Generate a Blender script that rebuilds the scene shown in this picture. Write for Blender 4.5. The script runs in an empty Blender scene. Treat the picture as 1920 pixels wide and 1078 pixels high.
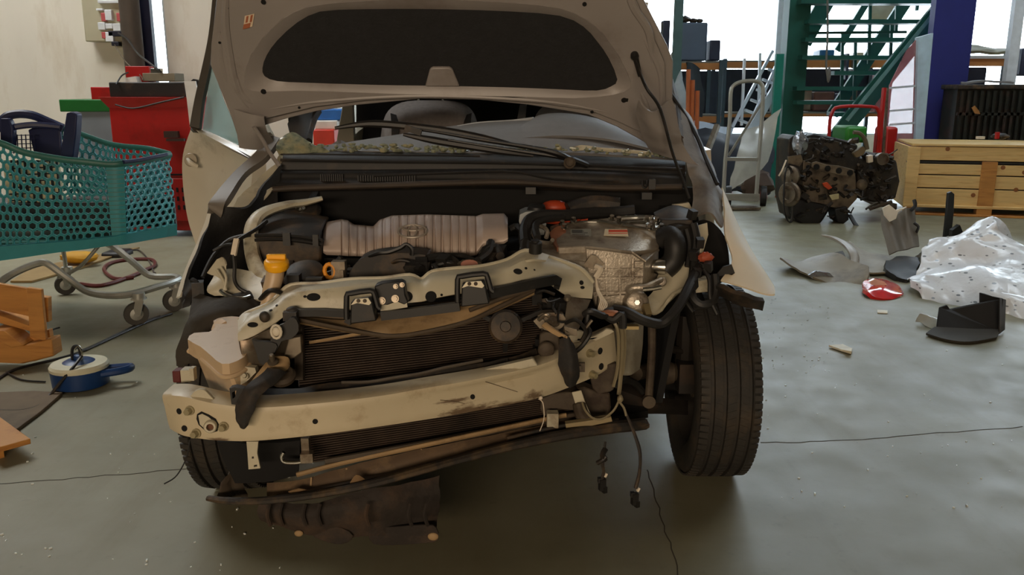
import bpy, math, random
from mathutils import Vector as V, Matrix, noise
from mathutils.geometry import tessellate_polygon
R = math.radians
random.seed(7)
sc = bpy.context.scene
C = sc.collection
# ------------------------------------------------------------------ camera
H, F, PITCH = 1.15, 1600.0, R(13)
CP, SP = math.cos(PITCH), math.sin(PITCH)
cd = bpy.data.cameras.new('camera'); cam = bpy.data.objects.new('camera', cd); C.objects.link(cam)
cam.location = (0, 0, H); cam.rotation_euler = (R(90) - PITCH, 0, 0)
cd.sensor_fit = 'HORIZONTAL'; cd.sensor_width = 36; cd.lens = 36 * F / 1920; cd.clip_start = .02
sc.camera = cam
# ------------------------------------------------------------------ world, lights, exposure
sc.view_settings.view_transform = 'Standard'; sc.view_settings.look = 'None'
sc.view_settings.gamma = 1; sc.view_settings.use_curve_mapping = False
sc.view_settings.exposure = 0.16
w = bpy.data.worlds.new('sky'); sc.world = w; w.use_nodes = True
bg = w.node_tree.nodes['Background']; bg.inputs[0].default_value = (.78, .90, 1, 1); bg.inputs[1].default_value = 8.5

def area(name, loc, size, energy, col, rot=(0, 0, 0), sy=None):
    l = bpy.data.lights.new(name, 'AREA'); l.energy = energy; l.color = col
    l.shape = 'RECTANGLE'; l.size = size; l.size_y = sy or size
    o = bpy.data.objects.new(name, l); o.location = loc; o.rotation_euler = rot; C.objects.link(o); return o
area('rear_fill_light', (-.8, -4.2, 1.7), 3.4, 185, (1, .78, .56), (R(90), 0, R(-6)), .6)  # added warm fill behind the camera for the car front, not a known lamp
area('overhead_fill_light', (-4.8, 5.2, 5.6), 2.4, 170, (1, .94, .86), (0, 0, 0), 1.2)  # added overhead to brighten the left wall and floor, no fixture known
area('overhead_fill_light', (3.6, 4.0, 5.2), 2.2, 30, (1, .86, .68), (0, 0, 0), 1.2)  # second added overhead fill, weak and warm

# ------------------------------------------------------------------ pixel + distance -> world point
def U(px, py, Y):
    a = (px - 960) / F; b = (539 - py) / F
    dy = CP + b * SP; t = Y / dy
    return V((a * t, Y, H + (b * CP - SP) * t))
def G(px, py, z=0.0):
    a = (px - 960) / F; b = (539 - py) / F
    t = (z - H) / (b * CP - SP)
    return V((a * t, (CP + b * SP) * t, z))
def UP(px, py, p0, n, off=0.0):
    a = (px - 960) / F; b = (539 - py) / F
    d = V((a, CP + b * SP, b * CP - SP)); o = V((0, 0, H))
    return o + d * ((p0 + n * off - o).dot(n) / d.dot(n))
def q(s, Y=None):
    out = []
    for w_ in s.split():
        c = [float(x) for x in w_.split(',')]
        out.append(U(c[0], c[1], c[2] if len(c) > 2 else Y))
    return out
def g(s, z=0.0):
    return [G(*[float(x) for x in w_.split(',')], z) for w_ in s.split()]

# ------------------------------------------------------------------ materials
def lin(c):
    return tuple(((x / 12.92) if x <= .04045 else ((x + .055) / 1.055) ** 2.4) for x in c)
_m = {}
def mat(name, rgb, rough=.5, metal=0, var=.12, scale=9, bump=0, bscale=60, dirt=None, da=.5, ds=4,
        coat=0, trans=0, alpha=1, emit=0, stretch=None, tl=0, stains=None):
    if name in _m: return _m[name]
    m = bpy.data.materials.new(name); m.use_nodes = True; nt = m.node_tree; N = nt.nodes; L = nt.links
    b = N['Principled BSDF']; c = lin(rgb)
    tc = N.new('ShaderNodeTexCoord'); src = tc.outputs['Object']
    if stretch:
        mp = N.new('ShaderNodeMapping'); mp.inputs['Scale'].default_value = stretch; L.new(src, mp.inputs[0]); src = mp.outputs[0]
    n1 = N.new('ShaderNodeTexNoise'); n1.inputs['Scale'].default_value = scale; n1.inputs['Detail'].default_value = 5
    L.new(src, n1.inputs['Vector'])
    r = N.new('ShaderNodeValToRGB'); r.color_ramp.elements[0].position = .3; r.color_ramp.elements[1].position = .7
    r.color_ramp.elements[0].color = (*[x * (1 - var) for x in c], 1); r.color_ramp.elements[1].color = (*[min(1, x * (1 + var)) for x in c], 1)
    L.new(n1.outputs[0], r.inputs[0]); col = r.outputs[0]
    if dirt:
        n2 = N.new('ShaderNodeTexNoise'); n2.inputs['Scale'].default_value = ds; n2.inputs['Detail'].default_value = 8; n2.inputs['Roughness'].default_value = .65
        L.new(src, n2.inputs['Vector'])
        r2 = N.new('ShaderNodeValToRGB'); r2.color_ramp.elements[0].position = .62 - da * .3; r2.color_ramp.elements[1].position = .78 - da * .2
        L.new(n2.outputs[0], r2.inputs[0])
        mx = N.new('ShaderNodeMix'); mx.data_type = 'RGBA'; L.new(r2.outputs[0], mx.inputs[0]); L.new(col, mx.inputs[6])
        mx.inputs[7].default_value = (*lin(dirt), 1); col = mx.outputs[2]
    L.new(col, b.inputs['Base Color'])
    b.inputs['Roughness'].default_value = rough; b.inputs['Metallic'].default_value = metal
    b.inputs['Coat Weight'].default_value = coat; b.inputs['Coat Roughness'].default_value = .12
    b.inputs['Transmission Weight'].default_value = trans; b.inputs['Alpha'].default_value = alpha
    if emit: b.inputs['Emission Strength'].default_value = emit; b.inputs['Emission Color'].default_value = (*c, 1)
    if bump:
        n3 = N.new('ShaderNodeTexNoise'); n3.inputs['Scale'].default_value = bscale; n3.inputs['Detail'].default_value = 4
        L.new(src, n3.inputs['Vector'])
        bp = N.new('ShaderNodeBump'); bp.inputs['Strength'].default_value = bump; bp.inputs['Distance'].default_value = .01
        L.new(n3.outputs[0], bp.inputs['Height']); L.new(bp.outputs[0], b.inputs['Normal'])
    if stains:
        prev = b.inputs['Base Color'].links[0].from_socket
        for (sx, sy, sz), rad, sc3 in stains:
            sb = N.new('ShaderNodeVectorMath'); sb.operation = 'SUBTRACT'; L.new(tc.outputs['Object'], sb.inputs[0]); sb.inputs[1].default_value = (sx, sy, sz)
            ml = N.new('ShaderNodeVectorMath'); ml.operation = 'MULTIPLY'; L.new(sb.outputs[0], ml.inputs[0]); ml.inputs[1].default_value = sc3
            ln = N.new('ShaderNodeVectorMath'); ln.operation = 'LENGTH'; L.new(ml.outputs[0], ln.inputs[0])
            ns = N.new('ShaderNodeTexNoise'); ns.inputs['Scale'].default_value = 38; ns.inputs['Detail'].default_value = 7; ns.inputs['Roughness'].default_value = .7; L.new(ml.outputs[0], ns.inputs['Vector'])
            m1_ = N.new('ShaderNodeMath'); m1_.operation = 'MULTIPLY_ADD'; L.new(ns.outputs[0], m1_.inputs[0]); m1_.inputs[1].default_value = rad * 2.2; L.new(ln.outputs['Value'], m1_.inputs[2])
            mr_ = N.new('ShaderNodeMapRange'); L.new(m1_.outputs[0], mr_.inputs[0]); mr_.inputs[1].default_value = rad * 1.75; mr_.inputs[2].default_value = rad * 1.35; mr_.inputs[3].default_value = 0; mr_.inputs[4].default_value = .8
            mx3 = N.new('ShaderNodeMix'); mx3.data_type = 'RGBA'; L.new(mr_.outputs[0], mx3.inputs[0]); L.new(prev, mx3.inputs[6]); mx3.inputs[7].default_value = (*lin((.30, .19, .11)), 1); prev = mx3.outputs[2]
        L.new(prev, b.inputs['Base Color'])
    if tl:
        t = N.new('ShaderNodeBsdfTransparent'); ms = N.new('ShaderNodeMixShader'); ms.inputs[0].default_value = tl
        L.new(b.outputs[0], ms.inputs[1]); L.new(t.outputs[0], ms.inputs[2]); L.new(ms.outputs[0], N['Material Output'].inputs[0])
    _m[name] = m; return m

# ------------------------------------------------------------------ mesh builder
ROOT = {}
def cr(p, n, closed=False):
    """Catmull-Rom through points"""
    if n <= 1 or len(p) < 3: return list(p)
    out = []; N_ = len(p); last = N_ if closed else N_ - 1
    for i in range(last):
        if closed: a, b, c, d = p[i - 1], p[i], p[(i + 1) % N_], p[(i + 2) % N_]
        else: a, b, c, d = p[max(i - 1, 0)], p[i], p[i + 1], p[min(i + 2, N_ - 1)]
        for k in range(n):
            t = k / n
            out.append(.5 * ((2 * b) + (c - a) * t + (2 * a - 5 * b + 4 * c - d) * t * t + (3 * b - a - 3 * c + d) * t ** 3))
    if not closed: out.append(p[-1])
    return out
from mathutils.bvhtree import BVHTree
def hit(b, px, py):
    """nearest point of a built shape along the ray through a picture point, with its outward normal"""
    a = (px - 960) / F; c = (539 - py) / F; d = V((a, CP + c * SP, c * CP - SP)).normalized()
    if not hasattr(b, 'bvh'): b.bvh = BVHTree.FromPolygons(b.v, b.f)
    p, n, _, _ = b.bvh.ray_cast(V((0, 0, H)), d)
    if p is None: return U(px, py, 2), V((0, -1, 0))
    return p, (n if n.dot(d) < 0 else -n)
def decal(b, pts, off=.0012, th=.001, sm=0):
    """thin patch following a built shape"""
    ps = [hit(b, x, y) for x, y in pts]; n = sum((k[1] for k in ps), V((0, 0, 0))).normalized()
    return B().plate([k[0] + k[1] * off for k in ps], -n * th, sm=sm)
class B:
    def __init__(s): s.v = []; s.f = []; s.m = []
    def add(s, v, f):
        o = len(s.v); s.m.append((o, len(s.f))); s.v += [V(x) for x in v]; s.f += [tuple(i + o for i in x) for x in f]; return s
    def plate(s, pts, vec, holes=(), sm=0):
        vec = V(vec) if not isinstance(vec, (int, float)) else V((0, vec, 0))
        loops = [cr(pts, sm, True) if sm else list(pts)] + [list(h) for h in holes]
        flat = [p for l in loops for p in l]
        tri = tessellate_polygon(loops); n = len(flat)
        f = []
        for t in tri: f.append(tuple(t)); f.append(tuple(i + n for i in reversed(t)))
        k = 0
        for l in loops:
            m = len(l)
            for i in range(m): f.append((k + i, k + (i + 1) % m, n + k + (i + 1) % m, n + k + i))
            k += m
        return s.add(flat + [p + vec for p in flat], f)
    def loft(s, rows, su=4, sv=3, th=.004, jit=0, js=8, off=0):
        rows = [cr(r, su) for r in rows]
        cols = [cr(list(c), sv) for c in zip(*rows)]
        g_ = list(zip(*cols)); nu, nv = len(g_), len(g_[0])
        P = [[V(x) for x in r] for r in g_]
        if jit:
            for r in P:
                for p in r:
                    d = noise.noise_vector(p * js + V((off, 0, 0))) * jit + noise.noise_vector(p * js * 3.1) * jit * .3; p += d
        Nn = []
        for i in range(nu):
            for j in range(nv):
                a = P[min(i + 1, nu - 1)][j] - P[max(i - 1, 0)][j]; b = P[i][min(j + 1, nv - 1)] - P[i][max(j - 1, 0)]
                c = a.cross(b); Nn.append(c.normalized() if c.length > 1e-12 else V((0, 1, 0)))
        vs = [P[i][j] for i in range(nu) for j in range(nv)]
        n = len(vs); f = []
        idx = lambda i, j: i * nv + j
        for i in range(nu - 1):
            for j in range(nv - 1):
                a = (idx(i, j), idx(i, j + 1), idx(i + 1, j + 1), idx(i + 1, j)); f.append(a)
                if th: f.append(tuple(x + n for x in reversed(a)))
        if th:
            vs += [vs[k] - Nn[k] * th for k in range(n)]
            e = [idx(0, j) for j in range(nv)] + [idx(i, nv - 1) for i in range(1, nu)] + [idx(nu - 1, j) for j in range(nv - 2, -1, -1)] + [idx(i, 0) for i in range(nu - 2, 0, -1)]
            for k in range(len(e)): a, b = e[k], e[(k + 1) % len(e)]; f.append((b, a, a + n, b + n))
        return s.add(vs, f)
    def tube(s, pts, r, n=8, sub=4, closed=False, flat=1.0):
        rs = r if isinstance(r, (list, tuple)) else None
        P = cr([V(p) for p in pts], sub, closed); m = len(P)
        if m < 2: return s
        rad = [rs[min(int(i / max(1, (m - 1)) * (len(rs) - 1)), len(rs) - 1)] if rs else r for i in range(m)]
        if rs:
            rad = []
            for i in range(m):
                t = i / (m - 1) * (len(rs) - 1); k = min(int(t), len(rs) - 2); rad.append(rs[k] + (rs[k + 1] - rs[k]) * (t - k))
        tg = []
        for i in range(m):
            d = (P[(i + 1) % m] - P[i - 1]) if closed else (P[min(i + 1, m - 1)] - P[max(i - 1, 0)])
            tg.append(d.normalized() if d.length > 1e-9 else V((0, 0, 1)))
        up = V((0, 0, 1)) if abs(tg[0].z) < .9 else V((1, 0, 0))
        nrm = (up - tg[0] * up.dot(tg[0])).normalized(); vs = []
        for i in range(m):
            nrm = (nrm - tg[i] * nrm.dot(tg[i])); nrm = nrm.normalized() if nrm.length > 1e-6 else V((1, 0, 0))
            bn = tg[i].cross(nrm)
            for k in range(n):
                a = 2 * math.pi * k / n + math.pi / n
                vs.append(P[i] + (nrm * math.cos(a) * flat + bn * math.sin(a)) * rad[i])
        f = []
        for i in range(m if closed else m - 1):
            for k in range(n):
                a = i * n + k; b = i * n + (k + 1) % n; i2 = (i + 1) % m
                f.append((a, b, i2 * n + (k + 1) % n, i2 * n + k))
        if not closed: f.append(tuple(range(n - 1, -1, -1))); f.append(tuple(range((m - 1) * n, m * n)))
        return s.add(vs, f)
    def lathe(s, c, axis, prof, n=24, cap=True):
        axis = V(axis).normalized(); up = V((0, 0, 1)) if abs(axis.z) < .9 else V((1, 0, 0))
        a = axis.cross(up).normalized(); b = axis.cross(a); vs = []; f = []; c = V(c)
        for r, h in prof:
            for k in range(n):
                t = 2 * math.pi * k / n; vs.append(c + axis * h + (a * math.cos(t) + b * math.sin(t)) * r)
        m = len(prof)
        for i in range(m - 1):
            for k in range(n): f.append((i * n + k, i * n + (k + 1) % n, (i + 1) * n + (k + 1) % n, (i + 1) * n + k))
        if cap: f.append(tuple(range(n - 1, -1, -1))); f.append(tuple(range((m - 1) * n, m * n)))
        return s.add(vs, f)
    def box(s, c, size, rz=0, rx=0, ry=0):
        x, y, z = [d / 2 for d in size]; M_ = Matrix.Rotation(rz, 3, 'Z') @ Matrix.Rotation(ry, 3, 'Y') @ Matrix.Rotation(rx, 3, 'X')
        vs = [V(c) + M_ @ V((a * x, b * y, d * z)) for a in (-1, 1) for b in (-1, 1) for d in (-1, 1)]
        return s.add(vs, [(0, 1, 3, 2), (4, 6, 7, 5), (0, 4, 5, 1), (2, 3, 7, 6), (0, 2, 6, 4), (1, 5, 7, 3)])
    def beam(s, a, b, w_, h_, up=(0, 0, 1)):
        """rectangular bar from a to b"""
        a, b = V(a), V(b); d = (b - a).normalized(); up = V(up)
        if abs(d.dot(up)) > .98: up = V((0, 1, 0))
        sx = d.cross(up).normalized() * w_ / 2; sz = sx.cross(d).normalized() * h_ / 2
        vs = [p + i * sx + j * sz for p in (a, b) for i, j in ((-1, -1), (1, -1), (1, 1), (-1, 1))]
        return s.add(vs, [(3, 2, 1, 0), (4, 5, 6, 7)] + [(k, (k + 1) % 4, 4 + (k + 1) % 4, 4 + k) for k in range(4)])
    def ball(s, c, r, sc_=(1, 1, 1), n=12, m=8, jit=0):
        vs = []; f = []
        for i in range(1, m):
            for k in range(n):
                a, b = math.pi * i / m, 2 * math.pi * k / n
                p = V((math.sin(a) * math.cos(b) * sc_[0], math.sin(a) * math.sin(b) * sc_[1], math.cos(a) * sc_[2])) * r
                if jit: p *= 1 + jit * noise.noise(p * 3 / r + V(c) * 7)
                vs.append(V(c) + p)
        t = len(vs); vs += [V(c) + V((0, 0, r * sc_[2])), V(c) - V((0, 0, r * sc_[2]))]
        for i in range(m - 2):
            for k in range(n): f.append((i * n + k, (i + 1) * n + k, (i + 1) * n + (k + 1) % n, i * n + (k + 1) % n))
        for k in range(n): f.append((t, k, (k + 1) % n)); f.append((t + 1, (m - 2) * n + (k + 1) % n, (m - 2) * n + k))
        return s.add(vs, f)
    def bolt(s, c, ax, r=.008, h=.008):
        s.lathe(c, ax, [(r * 1.45, 0), (r * 1.45, h * .3)], 14); s.lathe(V(c) + V(ax).normalized() * h * .3, ax, [(r, 0), (r, h)], 6); s.m.pop(); return s
    def each(s, name, m, parent=None, **k):
        """one object per piece collected here"""
        e = s.m + [(len(s.v), len(s.f))]; out = []
        for (v0, f0), (v1, f1) in zip(e[:-1], e[1:]):
            b = B(); b.v = s.v[v0:v1]; b.f = [tuple(i - v0 for i in f) for f in s.f[f0:f1]]; out.append(b.obj(name, m, parent, **k))
        return out
    def obj(s, name, m, parent=None, bev=0, ang=35, label=None, cat=None, group=None, kind=None, base=None):
        root = V((0, 0, 0))
        if parent is not None: root = ROOT[parent.name]
        elif kind != 'structure':
            xs = [p.x for p in s.v]; ys = [p.y for p in s.v]; zs = [p.z for p in s.v]
            root = V(((min(xs) + max(xs)) / 2, (min(ys) + max(ys)) / 2, min(zs)))
        me = bpy.data.meshes.new(name); me.from_pydata([p - root for p in s.v], [], s.f); me.materials.append(m)
        me.validate()
        import bmesh
        bm = bmesh.new(); bm.from_mesh(me); bmesh.ops.recalc_face_normals(bm, faces=bm.faces[:]); bm.to_mesh(me); bm.free()
        me.shade_smooth(); me.set_sharp_from_angle(angle=R(ang))
        o = bpy.data.objects.new(name, me); C.objects.link(o)
        if parent is not None: o.parent = parent
        else: o.location = root
        ROOT[o.name] = root
        if bev:
            bv = o.modifiers.new('bevel', 'BEVEL'); bv.width = bev; bv.segments = 2; bv.limit_method = 'ANGLE'; bv.angle_limit = R(40); bv.harden_normals = False
        tag(o, label, cat, group, kind); return o
def tag(o, label=None, cat=None, group=None, kind=None):
    if label: o['label'] = label
    if cat: o['category'] = cat
    if group: o['group'] = group
    if kind: o['kind'] = kind
def thing(name, loc, label, cat, group=None, kind=None):
    o = bpy.data.objects.new(name, None); C.objects.link(o); o.location = loc; o.empty_display_size = .1
    ROOT[o.name] = V(loc); tag(o, label, cat, group, kind); return o
def disc(px, py, Y, rx, ry=None, d=.003, n=18, rot=0):
    """thin round plug outline (hole, badge) facing the viewer side, radii in metres"""
    c = U(px, py, Y); ry = ry or rx
    return [c + V((math.cos(t) * rx * math.cos(rot) - math.sin(t) * ry * math.sin(rot), 0, math.cos(t) * rx * math.sin(rot) + math.sin(t) * ry * math.cos(rot))) for t in [2 * math.pi * k / n for k in range(n)]]
# shared materials
WHITE = mat('white_paint', (.80, .77, .70), .32, 0, .05, 5, coat=.5, dirt=(.55, .5, .42), da=.1)
PRIMER = mat('bare_beige_paint', (.72, .69, .60), .45, 0, .08, 6, dirt=(.42, .34, .25), da=.25, ds=9)
def st_(x, y, Y, r, sc3): p = U(x, y, Y) - V((-.1, 3.4, 0)); return (tuple(p), r, sc3)
RUSTW = mat('stained_beige_paint', (.74, .69, .58), .42, 0, .06, 6, dirt=(.60, .52, .40), da=.12, ds=9, stains=[st_(880, 770, 1.89, .055, (.55, .4, 1.6)), st_(850, 752, 1.87, .03, (.5, .4, 3)), st_(1000, 742, 1.97, .03, (.8, .4, 1)), st_(950, 758, 1.94, .04, (.4, .4, 2.4)), st_(412, 826, 1.76, .02, (.5, .5, 1.5))])
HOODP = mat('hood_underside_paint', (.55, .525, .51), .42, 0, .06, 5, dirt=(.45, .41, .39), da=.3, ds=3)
PAD = mat('insulation_felt', (.12, .12, .125), .95, 0, .12, 40, bump=.3, bscale=120)
BLK = mat('black_plastic', (.10, .095, .09), .5, 0, .2, 12, dirt=(.24, .19, .14), da=.25, ds=10)
COWLM = mat('cowl_black', (.10, .095, .092), .6, 0, .25, 10, dirt=(.22, .18, .14), da=.3, ds=12)
BLKD = mat('dusty_black_plastic', (.15, .135, .12), .62, 0, .25, 10, dirt=(.34, .27, .19), da=.5, ds=12)
BRK = mat('dull_black_bracket', (.11, .10, .09), .75, 0, .25, 14, bump=.2, dirt=(.22, .17, .12), da=.35, ds=12)
DARK = mat('dark_lining_and_shade', (.045, .042, .04), .9, 0, .2, 10)  # near-black for linings, and for the shade inside holes and gaps
RUB = mat('rubber_hose', (.11, .105, .10), .55, 0, .15, 20)
ALU = mat('cast_aluminium', (.66, .62, .56), .42, .55, .12, 25, bump=.15, bscale=150, dirt=(.38, .33, .27), da=.4, ds=12)
STEEL = mat('dull_steel', (.50, .46, .40), .4, .7, .15, 20, dirt=(.33, .25, .18), da=.4, ds=14)
CHROME = mat('bright_metal', (.80, .79, .76), .2, 1, .05, 20)
COVER = mat('silver_engine_cover', (.72, .65, .60), .5, .1, .06, 14, bump=.06, bscale=200)
DUST = mat('dusty_tan_plastic', (.62, .51, .36), .75, 0, .15, 10, dirt=(.42, .33, .22), da=.3, ds=12)
MUD = mat('muddy_undertray', (.15, .12, .095), .8, 0, .3, 9, bump=.3, bscale=40, dirt=(.27, .20, .14), da=.4, ds=9)
RUST = mat('rusty_steel', (.31, .27, .22), .7, .2, .25, 14, dirt=(.20, .15, .11), da=.5, ds=12)
GREYT = mat('grey_dashboard', (.42, .41, .40), .7, 0, .06, 30, bump=.1, bscale=300)
SEATM = mat('grey_seat_fabric', (.46, .43, .41), .9, 0, .12, 60)
TANK = mat('milky_tank_plastic', (.74, .64, .51), .4, 0, .06, 6, dirt=(.6, .48, .36), da=.25, ds=6)
WIRE = mat('white_wire', (.85, .80, .72), .5)
# ================================================================== THE ROOM
def floor_mat():
    m = bpy.data.materials.new('painted_concrete'); m.use_nodes = True; nt = m.node_tree; N = nt.nodes; L = nt.links
    b = N['Principled BSDF']; tc = N.new('ShaderNodeTexCoord')
    def noi(s, d=6, st=None, ro=.6):
        n = N.new('ShaderNodeTexNoise'); n.inputs['Scale'].default_value = s; n.inputs['Detail'].default_value = d; n.inputs['Roughness'].default_value = ro
        if st:
            mp = N.new('ShaderNodeMapping'); mp.inputs['Scale'].default_value = st; mp.inputs['Rotation'].default_value = (0, 0, R(35)); L.new(tc.outputs['Object'], mp.inputs[0]); L.new(mp.outputs[0], n.inputs['Vector'])
        else: L.new(tc.outputs['Object'], n.inputs['Vector'])
        return n.outputs[0]
    def ramp(src, p0, p1, c0, c1):
        r = N.new('ShaderNodeValToRGB'); r.color_ramp.elements[0].position = p0; r.color_ramp.elements[1].position = p1
        r.color_ramp.elements[0].color = (*c0, 1); r.color_ramp.elements[1].color = (*c1, 1); L.new(src, r.inputs[0]); return r.outputs[0]
    base = ramp(noi(1.1), .35, .68, lin((.455, .44, .35)), lin((.535, .52, .43)))
    streak = ramp(noi(3, 8, (1, .12, 1), .7), .5, .75, (0, 0, 0), (1, 1, 1))
    mx = N.new('ShaderNodeMix'); mx.data_type = 'RGBA'; L.new(streak, mx.inputs[0]); L.new(base, mx.inputs[6]); mx.inputs[7].default_value = (*lin((.46, .43, .33)), 1)
    fine = ramp(noi(14, 8, None, .75), .58, .75, (0, 0, 0), (.5, .5, .5))
    m2 = N.new('ShaderNodeMix'); m2.data_type = 'RGBA'; L.new(fine, m2.inputs[0]); L.new(mx.outputs[2], m2.inputs[6]); m2.inputs[7].default_value = (*lin((.38, .36, .28)), 1)
    L.new(m2.outputs[2], b.inputs['Base Color'])
    L.new(ramp(noi(5, 6), .3, .7, (.40,) * 3, (.58,) * 3), b.inputs['Roughness'])
    bp = N.new('ShaderNodeBump'); bp.inputs['Strength'].default_value = .05; bp.inputs['Distance'].default_value = .004; L.new(noi(60, 5), bp.inputs['Height']); L.new(bp.outputs[0], b.inputs['Normal'])
    return m
WALLM = mat('plaster_wall', (.88, .86, .81), .75, 0, .05, 1.6, bump=.15, bscale=6, dirt=(.78, .73, .64), da=.35, ds=1.2, stretch=(1.6, 1.6, .5))
CEIL = mat('ceiling_panels', (.34, .33, .31), .85, 0, .05, 3)
WALLD = mat('grey_plaster_wall', (.42, .40, .36), .8, 0, .08, 1.6)
FRAME = mat('window_frame_metal', (.80, .84, .86), .4, 0)
GLASS = mat('window_glass', (.92, .96, .98), .03, 0, 0, 1, tl=.92)
fl = B().box((.75, 5, -.05), (20.5, 20.4, .1)).obj('floor', floor_mat(), kind='structure')
cl = B()
for x0, x1, y0, y1 in ((-9.5, 11, -5.2, 6.4), (-9.5, 11, 7.8, 15.2), (-9.5, -7.6, 6.4, 7.8), (-2.6, 2.4, 6.4, 7.8), (7.4, 11, 6.4, 7.8)): cl.box(((x0 + x1) / 2, (y0 + y1) / 2, 6.25), (x1 - x0, y1 - y0, .1))
cl.obj('ceiling', CEIL, kind='structure')
B().box((-6.41, 8.08, 3.1), (6.18, .16, 6.2)).obj('wall_left', WALLM, kind='structure')
B().box((-2.48, 8.12, 3.1), (1.3, .16, 6.2)).obj('wall_back_left', WALLM, kind='structure')
B().box((-1.9, 11.6, 3.1), (.16, 6.8, 6.2)).obj('wall_inner', WALLM, kind='structure')
B().box((-9.55, 1.5, 3.1), (.1, 13.2, 6.2)).obj('wall_side', WALLD, kind='structure')
B().box((11.05, 5, 3.1), (.1, 20.4, 6.2)).obj('wall_right', WALLD, kind='structure')
B().box((.75, -5.1, 3.1), (20.5, .2, 6.2)).obj('wall_front', WALLD, kind='structure')
wb = B()
wb.box((.1, 15.1, 3.1), (4.0, .2, 6.2)); wb.box((6.5, 15.1, .2), (9.0, .2, .4)); wb.box((6.5, 15.1, 5.95), (9.0, .2, .5))
wb.obj('wall_back', WALLM, kind='structure')
B().box((-3.22, 8.12, 5.2), (.18, .16, 2.0)).obj('wall_lintel', WALLM, kind='structure')
def window(n, x0, x1, z0, z1, y, nx, nz):
    f = B()
    for i in range(nx + 1): f.box((x0 + (x1 - x0) * i / nx, y, (z0 + z1) / 2), (.06, .08, z1 - z0))
    for k in range(nz + 1): f.box(((x0 + x1) / 2, y, z0 + (z1 - z0) * k / nz), (x1 - x0, .07, .05))
    wo = thing('window_%d' % n, ((x0 + x1) / 2, y, z0), None, None, kind='structure')
    f.obj('window_frame', FRAME, wo)
    for i in range(nx):
        for k in range(nz):
            a, b2 = x0 + (x1 - x0) * i / nx, x0 + (x1 - x0) * (i + 1) / nx; c, d = z0 + (z1 - z0) * k / nz, z0 + (z1 - z0) * (k + 1) / nz
            B().box(((a + b2) / 2, y, (c + d) / 2), (b2 - a, .008, d - c)).obj('pane', GLASS, wo)
window(1, 2.1, 11.0, .4, 5.7, 15.05, 1, 1)
window(2, -3.31, -3.13, 0, 4.2, 8.12, 1, 1)
for n_, x0, x1 in ((3, -7.6, -2.6), (4, 2.4, 7.4)):  # unseen skylights, added to light the left wall and the floor
    so = thing('window_%d' % n_, ((x0 + x1) / 2, 7.1, 6.25), None, None, kind='structure')
    f = B()
    for k in range(4): f.box((x0 + (x1 - x0) * k / 3, 7.1, 6.25), (.06, 1.4, .08))
    f.obj('window_frame', FRAME, so); B().box(((x0 + x1) / 2, 7.1, 6.27), (x1 - x0, 1.4, .008)).obj('pane', GLASS, so)
# cracks and joints of the slab, and glass crumbs
CRK = mat('crack', (.25, .23, .18), .9)
def crack(s):
    p = cr(g(s, .0006), 5); bb = B()
    for i in range(len(p)): p[i] += V((random.uniform(-.004, .004), random.uniform(-.006, .006), 0))
    bb.tube(p, .0022, 4, 1, flat=.25).obj('crack', CRK, fl)
ROOT[fl.name] = V((0, 0, 0))
crack('0,906 120,898 240,888 330,880 420,868'); crack('1425,830 1520,828 1640,822 1760,812 1920,800')
crack('1215,880 1228,930 1245,985 1262,1040 1275,1090')
cb = B()
for i in range(170):
    x, y = random.choice([(random.uniform(0, 560), random.uniform(640, 1070)), (random.uniform(1430, 1900), random.uniform(600, 960)), (random.uniform(1430, 1560), random.uniform(560, 700))])
    p = G(x, y, 0); s_ = random.uniform(.0015, .004); cb.box(p + V((0, 0, s_ / 2)), (s_ * 2, s_, s_), random.uniform(0, 3))
cb.obj('glass_crumbs', mat('crumb_glass', (.88, .90, .88), .15), label='tiny crumbs of broken glass scattered over the floor', cat='broken glass', kind='stuff')
# ================================================================== THE CAR
car = thing('hatchback_car', (-.1, 3.4, 0), 'white crash-damaged hatchback car, hood propped open and front bumper, headlights and grille stripped off', 'car')
# ---- hood ------------------------------------------------------------------
TH = R(56); hp0 = U(880, 270, 2.70); hn = V((0, -math.sin(TH), -math.cos(TH)))
def hq(s, off=0.0): return [UP(*[float(x) for x in w_.split(',')], hp0, hn, off) for w_ in s.split()]
OUT = '452,278 431,214 394,122 396,83 406,0 425,-90 480,-190 590,-270 760,-312 900,-316 1050,-285 1140,-200 1190,-90 1207,0 1222,30 1251,86 1262,116 1261,184 1262,235 1272,292 1235,285 1199,262 1156,238 1104,216 1046,206 982,196 900,188 789,186 667,198 590,210 540,222 495,236 470,262'
INN = '448,240 436,205 412,120 412,82 422,0 440,-84 494,-176 600,-252 764,-292 898,-296 1040,-268 1124,-190 1172,-84 1192,0 1208,36 1234,90 1246,118 1247,180 1246,222 1238,252 1222,258 1196,245 1156,226 1104,206 1046,198 982,188 900,180 789,178 667,190 590,200 540,212 490,224 462,246'
HOLE = '640,3 575,12 528,36 492,72 470,104 458,140 462,164 490,172 560,170 660,173 740,176 820,178 960,181 1080,184 1150,178 1182,164 1178,140 1160,104 1132,64 1100,36 1050,14 960,4 840,-2 740,-2'
PADO = '660,16 600,20 558,40 520,74 500,102 492,126 496,142 520,152 570,155 660,158 740,160 820,161 960,164 1060,168 1118,170 1146,162 1158,148 1142,108 1120,76 1094,48 1050,28 960,20 840,16 740,15'
hood = B().plate(hq(OUT), -hn * .012).obj('hood', HOODP, car, bev=.004)
B().plate(hq(INN, .022), -hn * .022, [hq(HOLE, .022)]).obj('hood_inner_frame', HOODP, hood, bev=.008)
a_, b_ = hq(HOLE, .021), hq(PADO, .004); a_.append(a_[0]); b_.append(b_[0])
mid_ = [(x * .45 + y * .55) + hn * .001 for x, y in zip(a_, b_)]
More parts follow.
